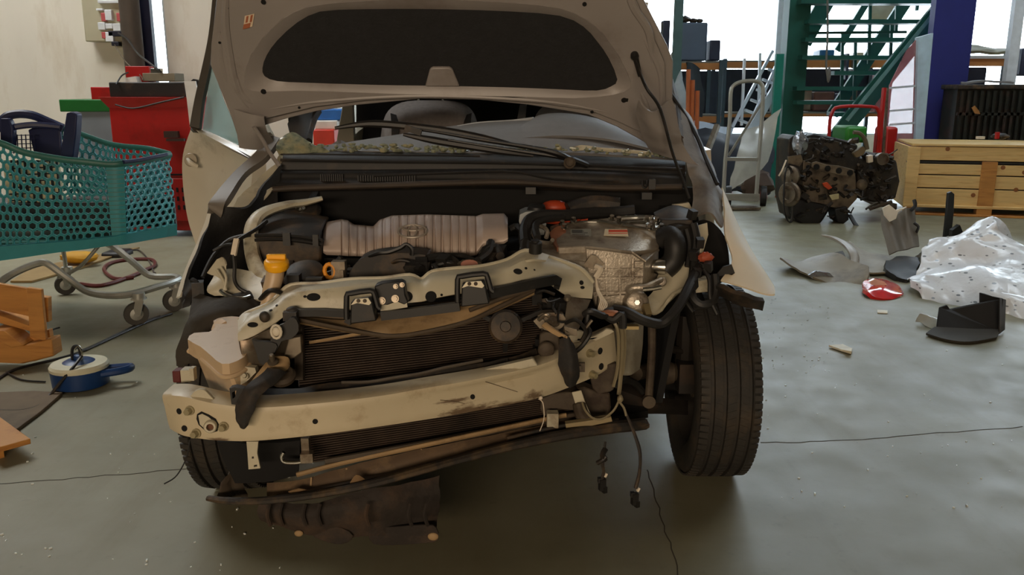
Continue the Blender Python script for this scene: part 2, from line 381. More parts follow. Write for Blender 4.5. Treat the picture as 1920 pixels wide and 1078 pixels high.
B().loft([a_, mid_, b_], 2, 2, .003).obj('hood_recess', HOODP, hood)
B().plate(hq(PADO, .007), -hn * .005, sm=2).obj('insulation_pad', PAD, hood, bev=.003)
B().plate(hq('797,163 806,130 812,127 842,127 848,130 862,163', .016), -hn * .012).obj('hood_latch_reinforcement', HOODP, hood, bev=.006)
# pressed ribs round the hood
rb = B()
for s_, r_ in (('430,-60 424,30 432,100 446,165 470,205', .013), ('1222,120 1216,60 1186,10 1168,-50', .013), ('1238,215 1240,160 1232,120 1200,60', .010), ('500,205 600,190 760,180 900,182 1040,192 1150,212', .009), ('440,130 452,170 476,196', .010), ('1200,170 1214,205 1216,240', .010), ('412,60 416,110 428,160', .008)):
    rb.tube(hq(s_, .018), [.004, r_, r_, r_, .004], 8, 6, flat=.8)
rb.each('pressed_rib', HOODP, hood)
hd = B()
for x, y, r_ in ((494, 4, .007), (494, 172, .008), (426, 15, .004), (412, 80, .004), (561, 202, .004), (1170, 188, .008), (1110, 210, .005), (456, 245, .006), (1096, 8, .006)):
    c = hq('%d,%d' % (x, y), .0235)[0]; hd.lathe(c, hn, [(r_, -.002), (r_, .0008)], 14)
hd.each('dark_drain_disc', DARK, hood)  # dark discs on the surface stand in for the shade inside drain holes
B().plate(hq('1168,185 1178,186 1177,191 1167,190', .026), -hn * .004).obj('hood_clip', BLK, hood)
lab = B().plate(hq('459,30 477,26 473,50 456,54', .0245), -hn * .001).obj('warning_label', mat('worn_paper', (.82, .74, .64), .7), hood)
B().plate(hq('457,46 470,43 468,52 455,55', .0255), -hn * .001).plate(hq('462,31 466,30 464,42 460,43', .0255), -hn * .001).plate(hq('470,29 474,28 472,41 468,42', .0255), -hn * .001).obj('label_print', mat('label_orange', (.62, .36, .24), .7), lab)
st = B(); p1 = hq('1190,105', .03)[0]
st.tube([p1, hq('1195,122', .05)[0], U(1212, 165, 2.42), U(1238, 205, 2.44), U(1262, 290, 2.48), U(1283, 345, 2.50), U(1292, 372, 2.5)], .0045, 8, 5)
sto = st.obj('hood_stay', BLK, car)
B().lathe(p1, hn, [(.002, -.012), (.011, -.008), (.012, .004), (.008, .012)], 16).tube([p1, hq('1193,114', .03)[0], hq('1200,142', .035)[0]], [.011, .008, .006], 8).obj('stay_grommet', BLK, sto)
# hinges and crumpled rear corners of the hood
hj = B().loft([q('1196,186,2.44 1225,210,2.46 1262,185,2.52'), q('1190,215,2.5 1228,240,2.5 1278,250,2.55'), q('1205,255,2.56 1240,266,2.55 1290,285,2.6'), q('1222,285,2.62 1262,300,2.6 1312,312,2.64')], 6, 6, .006, .010, 9)
hj.obj('crumpled_hood_corner', HOODP, car)
hj = B().loft([q('440,205,2.6 470,215,2.58 495,222,2.58'), q('444,240,2.62 474,250,2.6 500,246,2.62'), q('450,278,2.66 484,280,2.66 512,264,2.68')], 5, 5, .006, .008, 9).tube(q('476,238,2.56 492,262,2.58 505,285,2.6 524,312,2.6'), .009, 8, 4, flat=.6)
hj.obj('bent_hood_hinge', HOODP, car)
# ---- cowl, scuttle, wipers --------------------------------------------------
B().loft([q('530,283,2.70 700,285,2.70 900,288,2.70 1100,292,2.72 1285,302,2.74'), q('530,296,2.63 700,298,2.63 900,300,2.63 1100,304,2.65 1285,312,2.68'),
          q('524,318,2.62 700,318,2.62 900,318,2.62 1100,320,2.64 1285,326,2.66')], 4, 4, .01).obj('windshield_scuttle', COWLM, car)
cwl = B().loft([q('524,312,2.66 700,312,2.66 900,312,2.66 1100,314,2.67 1286,322,2.69'), q('520,322,2.60 700,322,2.60 900,320,2.60 1100,323,2.61 1286,332,2.63'),
          q('518,335,2.585 700,336,2.585 900,338,2.585 1100,344,2.595 1286,348,2.61'), q('518,347,2.56 700,346,2.56 900,345,2.56 1100,350,2.57 1280,354,2.59'), q('518,360,2.58 700,356,2.58 900,353,2.58 1100,359,2.59 1280,364,2.61')], 4, 4, .008).obj('cowl_panel', COWLM, car)
B().tube(q('512,355,2.55 560,352,2.55 700,348,2.55 850,343,2.55 960,341,2.55 1060,347,2.56 1150,352,2.57 1278,350,2.58'), .009, 8, 5).obj('cowl_seal', mat('tan_edge_rubber', (.24, .20, .16), .7, dirt=(.16, .13, .1)), cwl)
B().tube(q('526,300,2.615 700,303,2.615 900,305,2.615 1050,309,2.63 1280,318,2.65'), .005, 6, 5).tube(q('526,290,2.66 700,291,2.66 900,293,2.66'), .004, 6, 5).tube(q('700,330,2.575 850,324,2.575 960,322,2.575 1040,336,2.58 1160,340,2.59'), .004, 6, 5).obj('cowl_moulding', COWLM, cwl)
vt = B()
for i in range(11): vt.box(U(602 + i * 4, 334, 2.578), (.004, .008, .024))
for i in range(24): vt.box(U(672 + i * 4.6, 336, 2.578), (.004, .008, .024))
vt.obj('cowl_vent_ribs', mat('vent_black', (.05, .045, .045), .6), cwl, kind='stuff')
B().tube(q('1205,338,2.57 1206,350,2.565 1212,350,2.565 1214,338,2.57'), .004, 6).box(U(1222, 345, 2.57), (.02, .02, .03)).box(U(995, 357, 2.55), (.03, .02, .02)).box(U(1212, 367, 2.55), (.03, .02, .02)).each('cowl_clip', BLK, cwl)
for nm, arm, bl in (('wiper', '1072,302,2.56 1045,288,2.545 990,276,2.55 900,262,2.56 820,248,2.57 770,241,2.58', '628,240,2.58 690,232,2.585 760,236,2.585 840,246,2.585 920,262,2.58 965,272,2.58'),
                    ('wiper', '1100,310,2.60 1060,296,2.58 980,284,2.585 900,272,2.59 840,262,2.595', '756,252,2.6 830,266,2.6 920,280,2.595 1000,292,2.60')):
    wo = B().tube(q(arm), [.016, .016, .011, .009, .007, .006], 8, 4, flat=.6).obj(nm + '_arm', BLK, car)
    B().tube(q(bl), [.004, .010, .010, .010, .004], 8, 5, flat=1.2).obj(nm + '_blade', BLK, wo)
B().lathe(U(1068, 305, 2.535), (0, -1, .25), [(.016, -.03), (.018, 0), (.013, .004), (.012, .010), (.006, .014)], 16).obj('wiper_nut', RUST, wo)
B().box(U(775, 244, 2.565), (.05, .02, .018), 0, 0, .3).obj('blade_clip', BLKD, wo)
# crumbled windshield edge
gl = B()
for i in range(240):
    t = random.random() ** .8; x = 540 + t * 500 if i < 170 else random.uniform(1040, 1285)
    y = 278 + (x - 540) * .008 + random.uniform(-9, 5) * (1.3 - t) if i < 170 else 276 + (x - 1040) * .07 + random.uniform(-4, 4)
    c = U(x, y, 2.71 + random.uniform(-.02, .02)); s_ = random.uniform(.003, .009)
    gl.ball(c, s_, (random.uniform(.8, 1.8), 1, random.uniform(.5, 1)), 5, 4, .3)
gl.obj('shattered_windshield_edge', mat('crumbled_glass', (.47, .50, .43), .25, 0, .4, 60, dirt=(.58, .55, .42), da=.6, ds=30), car, kind='stuff')
B().loft([q('520,262,2.70 548,250,2.72 580,268,2.74'), q('515,280,2.66 555,272,2.68 610,280,2.7'), q('530,300,2.66 560,292,2.67 620,288,2.69')], 5, 5, .004, .012, 20).obj('torn_windshield_corner', mat('crumbled_glass', (.5, .5, .4)), car)
B().loft([q('1075,275,2.70 1090,273,2.71 1130,277,2.71'), q('1073,282,2.69 1100,281,2.70 1150,284,2.70')], 3, 3, .003, .004, 20).tube(q('1100,278,2.7 1160,282,2.71 1220,287,2.72 1275,290,2.72'), .006, 6).obj('windshield_bonding_strip', PRIMER, car)
# ---- cabin -------------------------------------------------------------------
ds = B().loft([q('640,268,2.86 760,250,3.1 880,232,3.25 1000,226,3.2 1080,236,3.1 1180,262,2.98 1260,276,2.9'), q('600,274,2.80 760,262,2.92 880,248,2.95 1000,240,2.95 1080,250,2.92 1180,270,2.88 1270,284,2.85'), q('580,282,2.76 760,284,2.76 880,286,2.76 1000,286,2.76 1080,286,2.76 1180,292,2.78 1280,298,2.78')], 5, 5, .01).obj('dashboard', GREYT, car)
B().loft([q('985,236,3.16 1010,216,3.2 1060,212,3.2 1120,222,3.16 1170,242,3.1 1235,265,3.0'), q('960,242,3.0 1010,226,3.0 1060,222,3.0 1120,232,2.98 1170,250,2.95 1230,272,2.9'), q('940,262,2.86 1010,256,2.86 1060,254,2.86 1120,258,2.86 1170,266,2.84 1225,280,2.82')], 5, 5, .008).obj('instrument_hood', GREYT, ds)
B().tube(q('858,238,3.2 900,231,3.26 960,227,3.26 1000,222,3.24'), .006, 6, 4).obj('dashboard_trim', mat('pale_trim', (.72, .73, .74), .35), ds)
def seat(cx, nm):
    s = B().loft([q(f'{cx-95},262,3.9 {cx-85},215,3.9 {cx-55},192,3.9 {cx},188,3.88 {cx+55},192,3.9 {cx+82},215,3.9 {cx+92},262,3.9'), q(f'{cx-80},300,3.74 {cx-70},236,3.76 {cx-50},212,3.78 {cx},206,3.76 {cx+50},212,3.78 {cx+70},236,3.76 {cx+80},300,3.74'), q(f'{cx-50},330,3.74 {cx-46},270,3.76 {cx-30},240,3.76 {cx},236,3.75 {cx+30},240,3.76 {cx+46},270,3.76 {cx+50},330,3.74')], 4, 4, .03).obj('seat_back', SEATM, car)
    c = U(cx, 205, 3.95)
    for dx in (-.055, .055): B().tube([c + V((dx, 0, 0)), c + V((dx, 0, .10))], .006, 8).obj('headrest_post', CHROME, s)
    B().ball(c + V((0, .02, .16)), .1, (1.15, .55, .8), 14, 10).obj('headrest', SEATM, s)
seat(808, 'seat'); seat(1090, 'seat')
for sx in (-1, 1): B().loft([q(f'{808+sx*66},215,3.745 {808+sx*60},236,3.73 {808+sx*62},262,3.72'), q(f'{808+sx*76},212,3.76 {808+sx*74},236,3.74 {808+sx*74},262,3.73')], 3, 2, .004).obj('seat_side_panel', BLK, car)
B().box((-.02, 5.3, .85), (1.3, .08, 1.1)).obj('rear_cabin_dark_backing', DARK, car)  # dark sheet added as backing for the shaded rear of the cabin
B().plate(q('642,195,3.9 660,180,3.9 664,268,3.85 630,268,3.85', 3.9), .05).obj('door_pillar_left', mat('beige_pillar_trim', (.52, .49, .42), .6), car, bev=.008)
B().plate(q('975,196,4.1 988,196,4.1 984,232,4.1 968,232,4.1', 4.1), .03).obj('rear_pillar', GREYT, car)
B().plate(q('668,120,4.3 668,276,4.2 760,280,4.2 760,120,4.3', 4.2), .3).obj('left_cabin_dark_backing', DARK, car)  # dark slab added as backing for the shaded left side of the cabin
B().tube(q('548,225,2.9 556,210,3.0 566,205,3.0 596,205,3.1 588,222,3.05 580,246,3.0 578,266,2.9'), .014, 8, 3).obj('window_surround', BLKD, car)
B().loft([q('540,230,2.86 560,206,2.9 600,200,2.95'), q('545,255,2.84 565,225,2.88 585,214,2.93'), q('556,272,2.82 574,262,2.86 580,240,2.9')], 4, 4, .01).obj('door_inner_trim', mat('dark_grey_trim', (.24, .23, .22), .6), car)
# roof and the body behind, as seen past the hood from a step aside
bx = [(-.70, 2.75), (-.70, 3.9), (-.70, 5.6)]
B().loft([[V((-.56, 3.45, 1.45)), V((-.2, 3.4, 1.50)), V((.2, 3.4, 1.50)), V((.52, 3.45, 1.45))], [V((-.58, 4.4, 1.47)), V((-.2, 4.4, 1.53)), V((.2, 4.4, 1.53)), V((.54, 4.4, 1.47))], [V((-.56, 5.5, 1.36)), V((-.2, 5.55, 1.42)), V((.2, 5.55, 1.42)), V((.52, 5.5, 1.36))]], 4, 4, .03).obj('roof_panel', WHITE, car)
for nm, s in (('rear_side_panel', -1), ('side_panel', 1)):
    xo = -.05 + s * .70; y0 = 3.9 if s < 0 else 2.95
    B().loft([[V((xo, y0, .30)), V((xo, 4.5, .30)), V((xo - s * .06, 5.7, .34))], [V((xo + s * .03, y0, .6)), V((xo + s * .03, 4.5, .62)), V((xo - s * .04, 5.75, .62))], [V((xo, y0, .95)), V((xo, 4.5, .99)), V((xo - s * .05, 5.7, 1.0))]], 4, 4, .03).obj(nm, WHITE, car)
    B().tube([V((xo, 5.5, .98)), V((xo - s * .12, 5.35, 1.42))], .04, 8).obj('rear_roof_post', WHITE, car)
B().loft([[V((-.7, 5.7, .34)), V((0, 5.85, .32)), V((.6, 5.7, .34))], [V((-.7, 5.75, .7)), V((0, 5.9, .7)), V((.6, 5.75, .7))], [V((-.68, 5.7, 1.0)), V((0, 5.82, 1.0)), V((.58, 5.7, 1.0))], [V((-.56, 5.5, 1.38)), V((0, 5.6, 1.42)), V((.5, 5.5, 1.38))]], 4, 4, .02).obj('tailgate', WHITE, car)
B().tube(q('500,262,2.72 470,200,2.9 440,120,3.2 430,40,3.45'), .028, 8).obj('windshield_pillar', WHITE, car)
B().tube(q('1268,262,2.76 1262,200,2.95 1240,120,3.2 1215,45,3.45'), .024, 8).obj('windshield_pillar', BLKD, car)
B().box((-.05, 4.0, .25), (1.25, 2.9, .04)).obj('underbody_pan', DARK, car)
# ---- right-hand fender (image right), crumpled --------------------------------
B().loft([q('1256,182,2.95 1262,205,2.9 1270,240,2.8 1286,300,2.66 1296,350,2.56 1300,412,2.46'), q('1270,196,2.96 1284,222,2.9 1300,262,2.8 1318,310,2.66 1326,360,2.54 1332,400,2.42'), q('1280,206,3.0 1300,236,2.95 1322,284,2.85 1340,330,2.72 1352,380,2.58 1358,425,2.44')], 7, 7, .006, .014, 10).obj('crumpled_fender_top', mat('scraped_grey_paint', (.46, .43, .39), .65, 0, .2, 9, dirt=(.30, .27, .24), da=.5, ds=8, stretch=(1, 1, .4)), car)
B().tube(q('1258,176,2.94 1284,215,2.9 1308,258,2.8 1325,300,2.7 1345,345,2.6'), .007, 6).obj('door_seal', RUB, car)
B().loft([q('1352,352,2.66 1356,395,2.52 1358,440,2.42 1372,490,2.34 1352,528,2.26'), q('1364,380,2.64 1374,420,2.52 1384,455,2.42 1398,495,2.34 1394,541,2.235'), q('1372,400,2.64 1390,445,2.52 1408,480,2.42 1428,512,2.34 1432,553,2.23'), q('1374,404,2.64 1396,450,2.53 1417,487,2.43 1446,533,2.35 1451,554,2.24')], 6, 4, .005, .003, 7).obj('front_fender_edge', mat('cream_fender', (.88, .82, .70), .6, 0, .04, 4), car)
B().loft([q('1345,535,2.2 1370,548,2.16 1405,560,2.14 1434,566,2.16'), q('1340,552,2.24 1370,566,2.2 1400,578,2.18 1430,582,2.2')], 6, 4, .012, .006, 16).obj('torn_wheel_arch_liner', BLKD, car)
B().loft([q('1300,420,2.45 1318,412,2.5 1340,420,2.5 1358,445,2.46'), q('1300,470,2.40 1320,465,2.45 1348,470,2.45 1368,498,2.40'), q('1296,520,2.36 1325,515,2.4 1345,525,2.35 1362,520,2.3')], 4, 4, .006).obj('fender_inner_lining', DARK, car)
B().plate(q('1303,425,2.4 1326,418,2.4 1328,440,2.4 1316,480,2.36 1308,474,2.36', 2.4), .006).obj('fender_bracket', PRIMER, car)
B().plate(q('1356,500,2.28 1372,496,2.28 1378,512,2.28 1345,535,2.26 1338,520,2.28', 2.28), .006).obj('fender_mount_tab', BLK, car)
# ---- left side (image left): fender, liner, open door ---------------------------
dr = B().loft([q('359,239,3.35 372,246,3.3 410,266,3.2 468,296,3.05'), q('343,290,3.36 380,292,3.32 430,300,3.2 474,310,3.05'), q('343,345,3.36 380,350,3.32 430,352,3.2 470,360,3.05'), q('352,410,3.33 385,410,3.3 430,410,3.18 468,420,3.03'), q('370,468,3.28 395,470,3.26 430,470,3.15 468,480,3.0'), q('392,545,3.24 405,550,3.2 430,552,3.1 468,555,2.98')], 5, 5, .05).obj('front_door', WHITE, car)
B().loft([q('358,236,3.33 380,246,3.3 418,266,3.2 470,293,3.05'), q('357,243,3.32 379,253,3.29 417,273,3.19 470,300,3.04')], 4, 2, .03).obj('window_sill_trim', mat('dark_window_trim', (.27, .25, .22), .5), dr)
B().loft([q('404,-5,3.5 396,70,3.44 384,130,3.4 370,190,3.36 360,240,3.33'), q('412,-5,3.5 404,70,3.44 398,130,3.4 385,190,3.36 378,244,3.33')], 4, 2, .03).obj('window_frame', mat('dark_window_trim', (.3, .3, .3)), dr)
B().plate(q('396,120,3.4 380,242,3.33 448,280,3.15 452,262,3.12 420,190,3.3', 3.4), .006).obj('window_glass', mat('tinted_glass', (.62, .80, .84), .06, 0, .05, 3, tl=.45), dr)
B().lathe(U(357, 300, 3.30), (-.15, -1, .1), [(.026, 0), (.024, .002), (.021, -.004)], 20).obj('handle_recess', mat('recess_shade', (.66, .62, .55), .4), dr)
B().tube(q('352,298,3.29 358,306,3.27 370,312,3.28'), [.006, .010, .008], 8).obj('door_handle', WHITE, dr)
B().loft([q('508,262,2.74 480,296,2.66 440,334,2.56 400,384,2.44 388,400,2.40'), q('528,268,2.72 500,305,2.64 462,334,2.56 432,380,2.44 410,402,2.42')], 5, 4, .02).obj('front_fender_top', mat('fender_grey', (.44, .41, .37), .5, 0, .06, 5), car)
B().loft([q('396,386,2.45 388,415,2.42 374,452,2.38 358,488,2.33 344,525,2.28 334,560,2.24'), q('402,388,2.44 396,420,2.40 382,456,2.36 366,492,2.31 352,525,2.26 342,556,2.22')], 5, 2, .006).obj('front_fender_edge', WHITE, car)
B().loft([q('532,272,2.70 520,300,2.66 492,330,2.6 460,365,2.5 440,392,2.45'), q('540,285,2.68 534,318,2.64 520,345,2.58 500,372,2.52 468,392,2.46')], 5, 4, .006, .012, 14).each('crumpled_apron_edge', PRIMER, car)
B().loft([q('396,388,2.42 430,384,2.42 470,382,2.44 505,340,2.54 528,310,2.6'), q('388,420,2.38 425,420,2.42 468,430,2.48 500,420,2.5 520,400,2.52'), q('372,460,2.33 410,470,2.42 452,476,2.46 480,480,2.5 510,470,2.5'), q('352,512,2.26 380,520,2.36 420,530,2.4 460,540,2.42 500,530,2.44'), q('345,570,2.2 370,575,2.26 400,590,2.3 440,600,2.34 480,600,2.4')], 5, 5, .008, .012, 8).obj('wheel_arch_liner', mat('liner_black', (.085, .08, .075), .75, 0, .3, 9, bump=.2), car)
B().loft([q('352,520,2.22 362,540,2.20 358,575,2.18'), q('340,545,2.20 346,560,2.18 342,580,2.17')], 5, 4, .012, .006, 15).box(U(372, 545, 2.2), (.03, .04, .05), .3).tube(q('360,525,2.2 372,535,2.19 378,560,2.19'), .008).obj('liner_clip', BLK, car)
B().loft([q('372,552,2.20 410,556,2.15 450,550,2.16 500,550,2.2'), q('350,592,2.10 400,580,2.04 450,585,2.06 490,590,2.1'), q('338,640,2.07 370,630,2.04 400,615,2.04 430,612,2.06'), q('332,690,2.06 346,690,2.05 360,680,2.05 380,690,2.06')], 5, 5, .008, .014, 10).obj('torn_splash_cloth', mat('grey_brown_cloth', (.20, .18, .15), .9, 0, .3, 8, bump=.4, bscale=30), car)
# apron, headlamp panel left
B().tube(q('604,372,2.5 570,380,2.48 540,384,2.45 500,396,2.4 478,412,2.36 470,440,2.32 474,480,2.28 486,510,2.24 505,530,2.2'), [.012, .018, .02, .024, .024, .022, .022, .024, .02], 8, 5, flat=.6).obj('apron_rail', PRIMER, car)
B().loft([q('400,516,2.2 430,505,2.22 470,508,2.24 520,512,2.2'), q('386,545,2.16 420,535,2.17 460,538,2.18 505,545,2.15'), q('400,556,2.16 430,556,2.16 465,560,2.15 495,560,2.12')], 5, 4, .006, .008, 14).obj('headlamp_panel', PRIMER, car)
B().loft([q('408,486,2.18 418,482,2.18 424,500,2.17'), q('390,512,2.18 405,515,2.17 422,530,2.16')], 4, 4, .005, .01, 25).tube(q('406,505,2.16 418,525,2.15 424,545,2.14'), .004).tube(q('414,500,2.16 424,520,2.15 420,545,2.14'), .0035).obj('bent_bracket', PRIMER, car)
B().tube(q('414,545,2.14 430,556,2.12 455,560,2.12 470,556,2.13'), .006, 8).obj('lamp_rim', CHROME, car)
B().tube(q('444,448,2.2 441,462,2.19 438,478,2.19'), .010, 4, 2, flat=.5).obj('plug_connector', WIRE, car)
B().tube(q('438,478,2.19 440,500,2.18 440,525,2.17 448,540,2.16 462,548,2.16'), .005).tube(q('446,450,2.2 480,430,2.25 500,415,2.3'), .005).tube(q('400,470,2.22 420,460,2.22 436,458,2.2'), .004).tube(q('380,520,2.2 400,480,2.25 430,450,2.3 470,440,2.3'), .006).obj('wiring_left', RUB, car)
# ---- engine bay shell -------------------------------------------------------------
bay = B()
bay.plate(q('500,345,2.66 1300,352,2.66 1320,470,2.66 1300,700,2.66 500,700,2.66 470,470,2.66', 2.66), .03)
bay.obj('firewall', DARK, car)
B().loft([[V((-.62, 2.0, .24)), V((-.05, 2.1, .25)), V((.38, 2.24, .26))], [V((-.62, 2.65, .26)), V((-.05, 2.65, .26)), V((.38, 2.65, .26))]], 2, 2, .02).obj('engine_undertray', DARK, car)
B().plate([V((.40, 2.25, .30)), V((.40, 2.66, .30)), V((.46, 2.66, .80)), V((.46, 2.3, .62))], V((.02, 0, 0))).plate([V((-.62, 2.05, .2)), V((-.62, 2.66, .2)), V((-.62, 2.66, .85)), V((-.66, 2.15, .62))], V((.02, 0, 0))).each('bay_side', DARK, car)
# ---- engine bay contents ------------------------------------------------------------
# air box
ab = B().loft([q('488,402,2.50 520,396,2.50 560,398,2.52 618,406,2.52'), q('482,420,2.40 520,416,2.40 560,418,2.40 606,424,2.40'), q('476,444,2.30 520,442,2.30 560,446,2.30 602,452,2.30')], 4, 4, .01).plate(q('477,446 602,454 602,494 540,500 486,490', 2.30), .16).obj('air_filter_box', BLKD, car, bev=.006)
B().tube(q('478,442,2.285 520,441,2.285 560,444,2.285 604,451,2.285'), .006, 6).tube(q('478,450,2.285 520,449,2.285 560,452,2.285 604,459,2.285'), .005, 6).each('box_seam', BLK, ab)
B().box(U(538, 448, 2.275), (.02, .01, .035)).box(U(592, 450, 2.275), (.015, .01, .03)).each('box_clip', BLK, ab)
B().lathe(U(565, 396, 2.55), (0, -.5, 1), [(.055, -.03), (.06, 0), (.05, .012), (.02, .018)], 20).obj('strut_top', BLKD, car)
B().lathe(U(565, 394, 2.53), (0, -.5, 1), [(.014, 0), (.016, .010), (.010, .016)], 12).obj('strut_nut', CHROME, car)
B().plate(q('528,392 556,388 560,398 528,404', 2.54), .02).obj('strut_mount_plate', PRIMER, car)
# engine cover: ribbed silver shell
def cov():
    xs = [606, 612, 640, 652, 664, 700, 712, 735, 800, 860, 893, 905, 945, 952]
    top = [428, 416, 411, 413, 421, 424, 412, 404, 402, 404, 405, 401, 400, 408]
    bot = [474, 478, 479, 480, 480, 481, 481, 482, 482, 481, 479, 462, 457, 452]
    back = 2.52; n = 220; rows = [[] for _ in range(6)]
    def ip(x, ys):
        for i in range(len(xs) - 1):
            if xs[i] <= x <= xs[i + 1]: return ys[i] + (ys[i + 1] - ys[i]) * (x - xs[i]) / (xs[i + 1] - xs[i])
    for i in range(n + 1):
        x = 606 + 346 * i / n; t, b_ = ip(x, top), ip(x, bot)
        rib = 0
        if 640 < x < 893 and not (762 < x < 812 and False):
            ph = ((x - 640) / 15.8) % 1; rib = .008 if ph < .12 or ph > .88 else -.004 * math.sin(ph * math.pi)
        for k, (fy, Y) in enumerate(((0, 2.54), (.02, 2.47), (.25, 2.40), (.5, 2.345), (.85, 2.315), (1, 2.32))):
            xx = x + (k / 5 - .5) * 0
            rows[k].append(U(xx, t + (b_ - t) * fy + (3 * math.sin((x - 606) / 346 * math.pi)) * (k > 3) * 0, Y + rib * (k > 0)))
    return B().loft(rows, 1, 3, .008)
ec = cov().obj('engine_cover', COVER, car, ang=40)
cx, cy = 774, 436
cc = U(cx, cy, 2.362) + V((0, -.0025, .004))
def ell(c, rx, rz, n=28): return [c + V((math.cos(2 * math.pi * k / n) * rx, math.sin(2 * math.pi * k / n) * rz * .87, math.sin(2 * math.pi * k / n) * rz * .5)) for k in range(n)]
B().tube(ell(cc, .040, .028), .0036, 8, 1, True).tube(ell(cc, .012, .026), .003, 6, 1, True).tube(ell(cc + V((0, .013, .0075)), .028, .012), .003, 6, 1, True).obj('oval_badge', mat('badge_silver', (.64, .60, .55), .35, .4), ec)
# resonator and clutter before the cover
rs_ = B().plate(q('655,512 672,488 700,478 745,474 800,478 805,500 790,516 700,526 658,528', 2.16), .09, sm=2).obj('intake_resonator', BLKD, car, bev=.008)
B().tube(q('694,480,2.15 712,474,2.13 730,472,2.13 752,464,2.13 762,458,2.13 772,466,2.13 772,478,2.13'), [.008, .012, .014, .012, .010, .012, .012], 8, 4, flat=.5).obj('latch_lever', BLK, rs_)
B().tube(q('738,492,2.14 748,488,2.13 765,490,2.13 775,500,2.13'), .010, 8, 4, flat=.5).obj('intake_lip', BLKD, rs_)
B().lathe(U(574, 520, 2.15), (0, -.4, 1), [(.055, -.05), (.055, 0), (.045, .025), (.02, .036)], 24).obj('round_reservoir', BLKD, car)
B().box(U(552, 522, 2.08), (.03, .03, .022)).box(U(590, 524, 2.08), (.04, .02, .012)).each('reservoir_clip', BLK, car)
B().tube([U(618, 508, 2.14) + V((math.cos(t) * .013, 0, math.sin(t) * .018)) for t in [k * math.pi / 6 for k in range(12)]], .0055, 8, 1, True).obj('dipstick_ring', mat('orange_plastic', (.86, .55, .12), .45), car)
B().box(U(636, 505, 2.15), (.035, .03, .045)).box(U(641, 518, 2.12), (.010, .01, .03)).obj('hose_clamp_block', STEEL, car)
# filler neck with yellow cap
fn = B().tube(q('517,500,2.0 515,520,2.0 508,545,1.99 502,575,1.98 490,600,1.98'), [.020, .022, .020, .018, .02], 14, 4).obj('filler_neck', TANK, car)
B().lathe(U(519, 500, 1.985), (.05, -.25, 1), [(.026, -.006), (.029, 0), (.030, .012), (.024, .020), (.004, .021)], 12).box(U(519, 492, 1.985) + V((0, 0, .014)), (.045, .012, .012)).obj('yellow_cap', mat('yellow_cap', (.95, .68, .08), .4, 0, .04), fn, bev=.002)
B().tube(q('490,560,1.97 505,545,1.95 524,548,1.96 528,560,1.98'), .009, 8, 4, flat=.6).obj('neck_strap', BLK, fn)
# radiator cap, hoses in the middle
B().lathe(U(880, 506, 2.12), (0, -.35, 1), [(.040, -.03), (.040, -.012), (.026, -.008), (.026, .004), (.034, .006), (.034, .012), (.010, .016)], 20).obj('radiator_filler', STEEL, car)
B().lathe(U(880, 497, 2.115), (0, -.35, 1), [(.022, 0), (.022, .003)], 16).obj('radiator_cap_sticker', mat('pink_sticker', (.82, .56, .48), .5), car)
jk = B()
for s_, r_ in (('800,485,2.15 830,480,2.17 850,488,2.16 860,500,2.14', .010), ('810,500,2.12 835,492,2.12 850,496,2.12', .007), ('840,478,2.2 870,480,2.18 900,492,2.14', .006), ('896,490,2.14 915,475,2.2 920,455,2.28', .012), ('905,480,2.2 912,468,2.22 930,465,2.26 938,480,2.2', .012), ('815,498,2.1 822,512,2.08 818,528,2.06', .006), ('760,508,2.12 775,500,2.12 790,506,2.1', .012), ('955,430,2.4 970,425,2.4 985,440,2.35', .01), ('640,482,2.2 628,500,2.2 640,515,2.18', .008)):
    jk.tube(q(s_), r_, 8, 4)
for x, y, Y in ((832, 488, 2.13), (845, 500, 2.12), (822, 505, 2.12), (772, 500, 2.12), (790, 494, 2.13), (938, 470, 2.25), (918, 485, 2.2), (930, 495, 2.2)): jk.box(U(x, y, Y), (.03, .03, .022), random.uniform(-.5, .5), .3)
jk.each('hoses_and_connectors', BLK, car)
B().plate(q('812,505 822,503 826,518 818,526 814,528 810,518', 2.06), .006).obj('loose_clip', STEEL, car)
# big dark mass behind/below so nothing shows through
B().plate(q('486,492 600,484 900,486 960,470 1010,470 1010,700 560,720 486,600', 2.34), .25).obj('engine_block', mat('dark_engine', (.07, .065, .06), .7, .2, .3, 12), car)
eb = B(); random.seed(3)
for i in range(60):
    x, y = random.uniform(500, 985), random.uniform(494, 540); Y = 2.3 - (y - 490) * .003 + random.uniform(-.03, .03)
    if random.random() < .5: eb.box(U(x, y, Y), (random.uniform(.01, .05), .03, random.uniform(.008, .03)), random.uniform(-.6, .6), random.uniform(-.5, .5))
    else: eb.tube([U(x, y, Y), U(x + random.uniform(-30, 30), y + random.uniform(-12, 12), Y - .02), U(x + random.uniform(-50, 50), y + random.uniform(-8, 14), Y)], random.uniform(.003, .009), 6, 3)
eb.obj('engine_fittings', BLKD, car)
# coolant bottle + black cap (centre)
cb2 = B().plate(q('975,402 1000,396 1022,400 1020,440 990,438 976,428', 2.42), .10, sm=2).obj('coolant_bottle', mat('grey_white_bottle', (.58, .60, .60), .4), car, bev=.01)
B().lathe(U(1006, 394, 2.46), (0, -.2, 1), [(.026, -.014), (.028, 0), (.024, .014), (.012, .018)], 16).obj('bottle_cap', BLK, cb2)
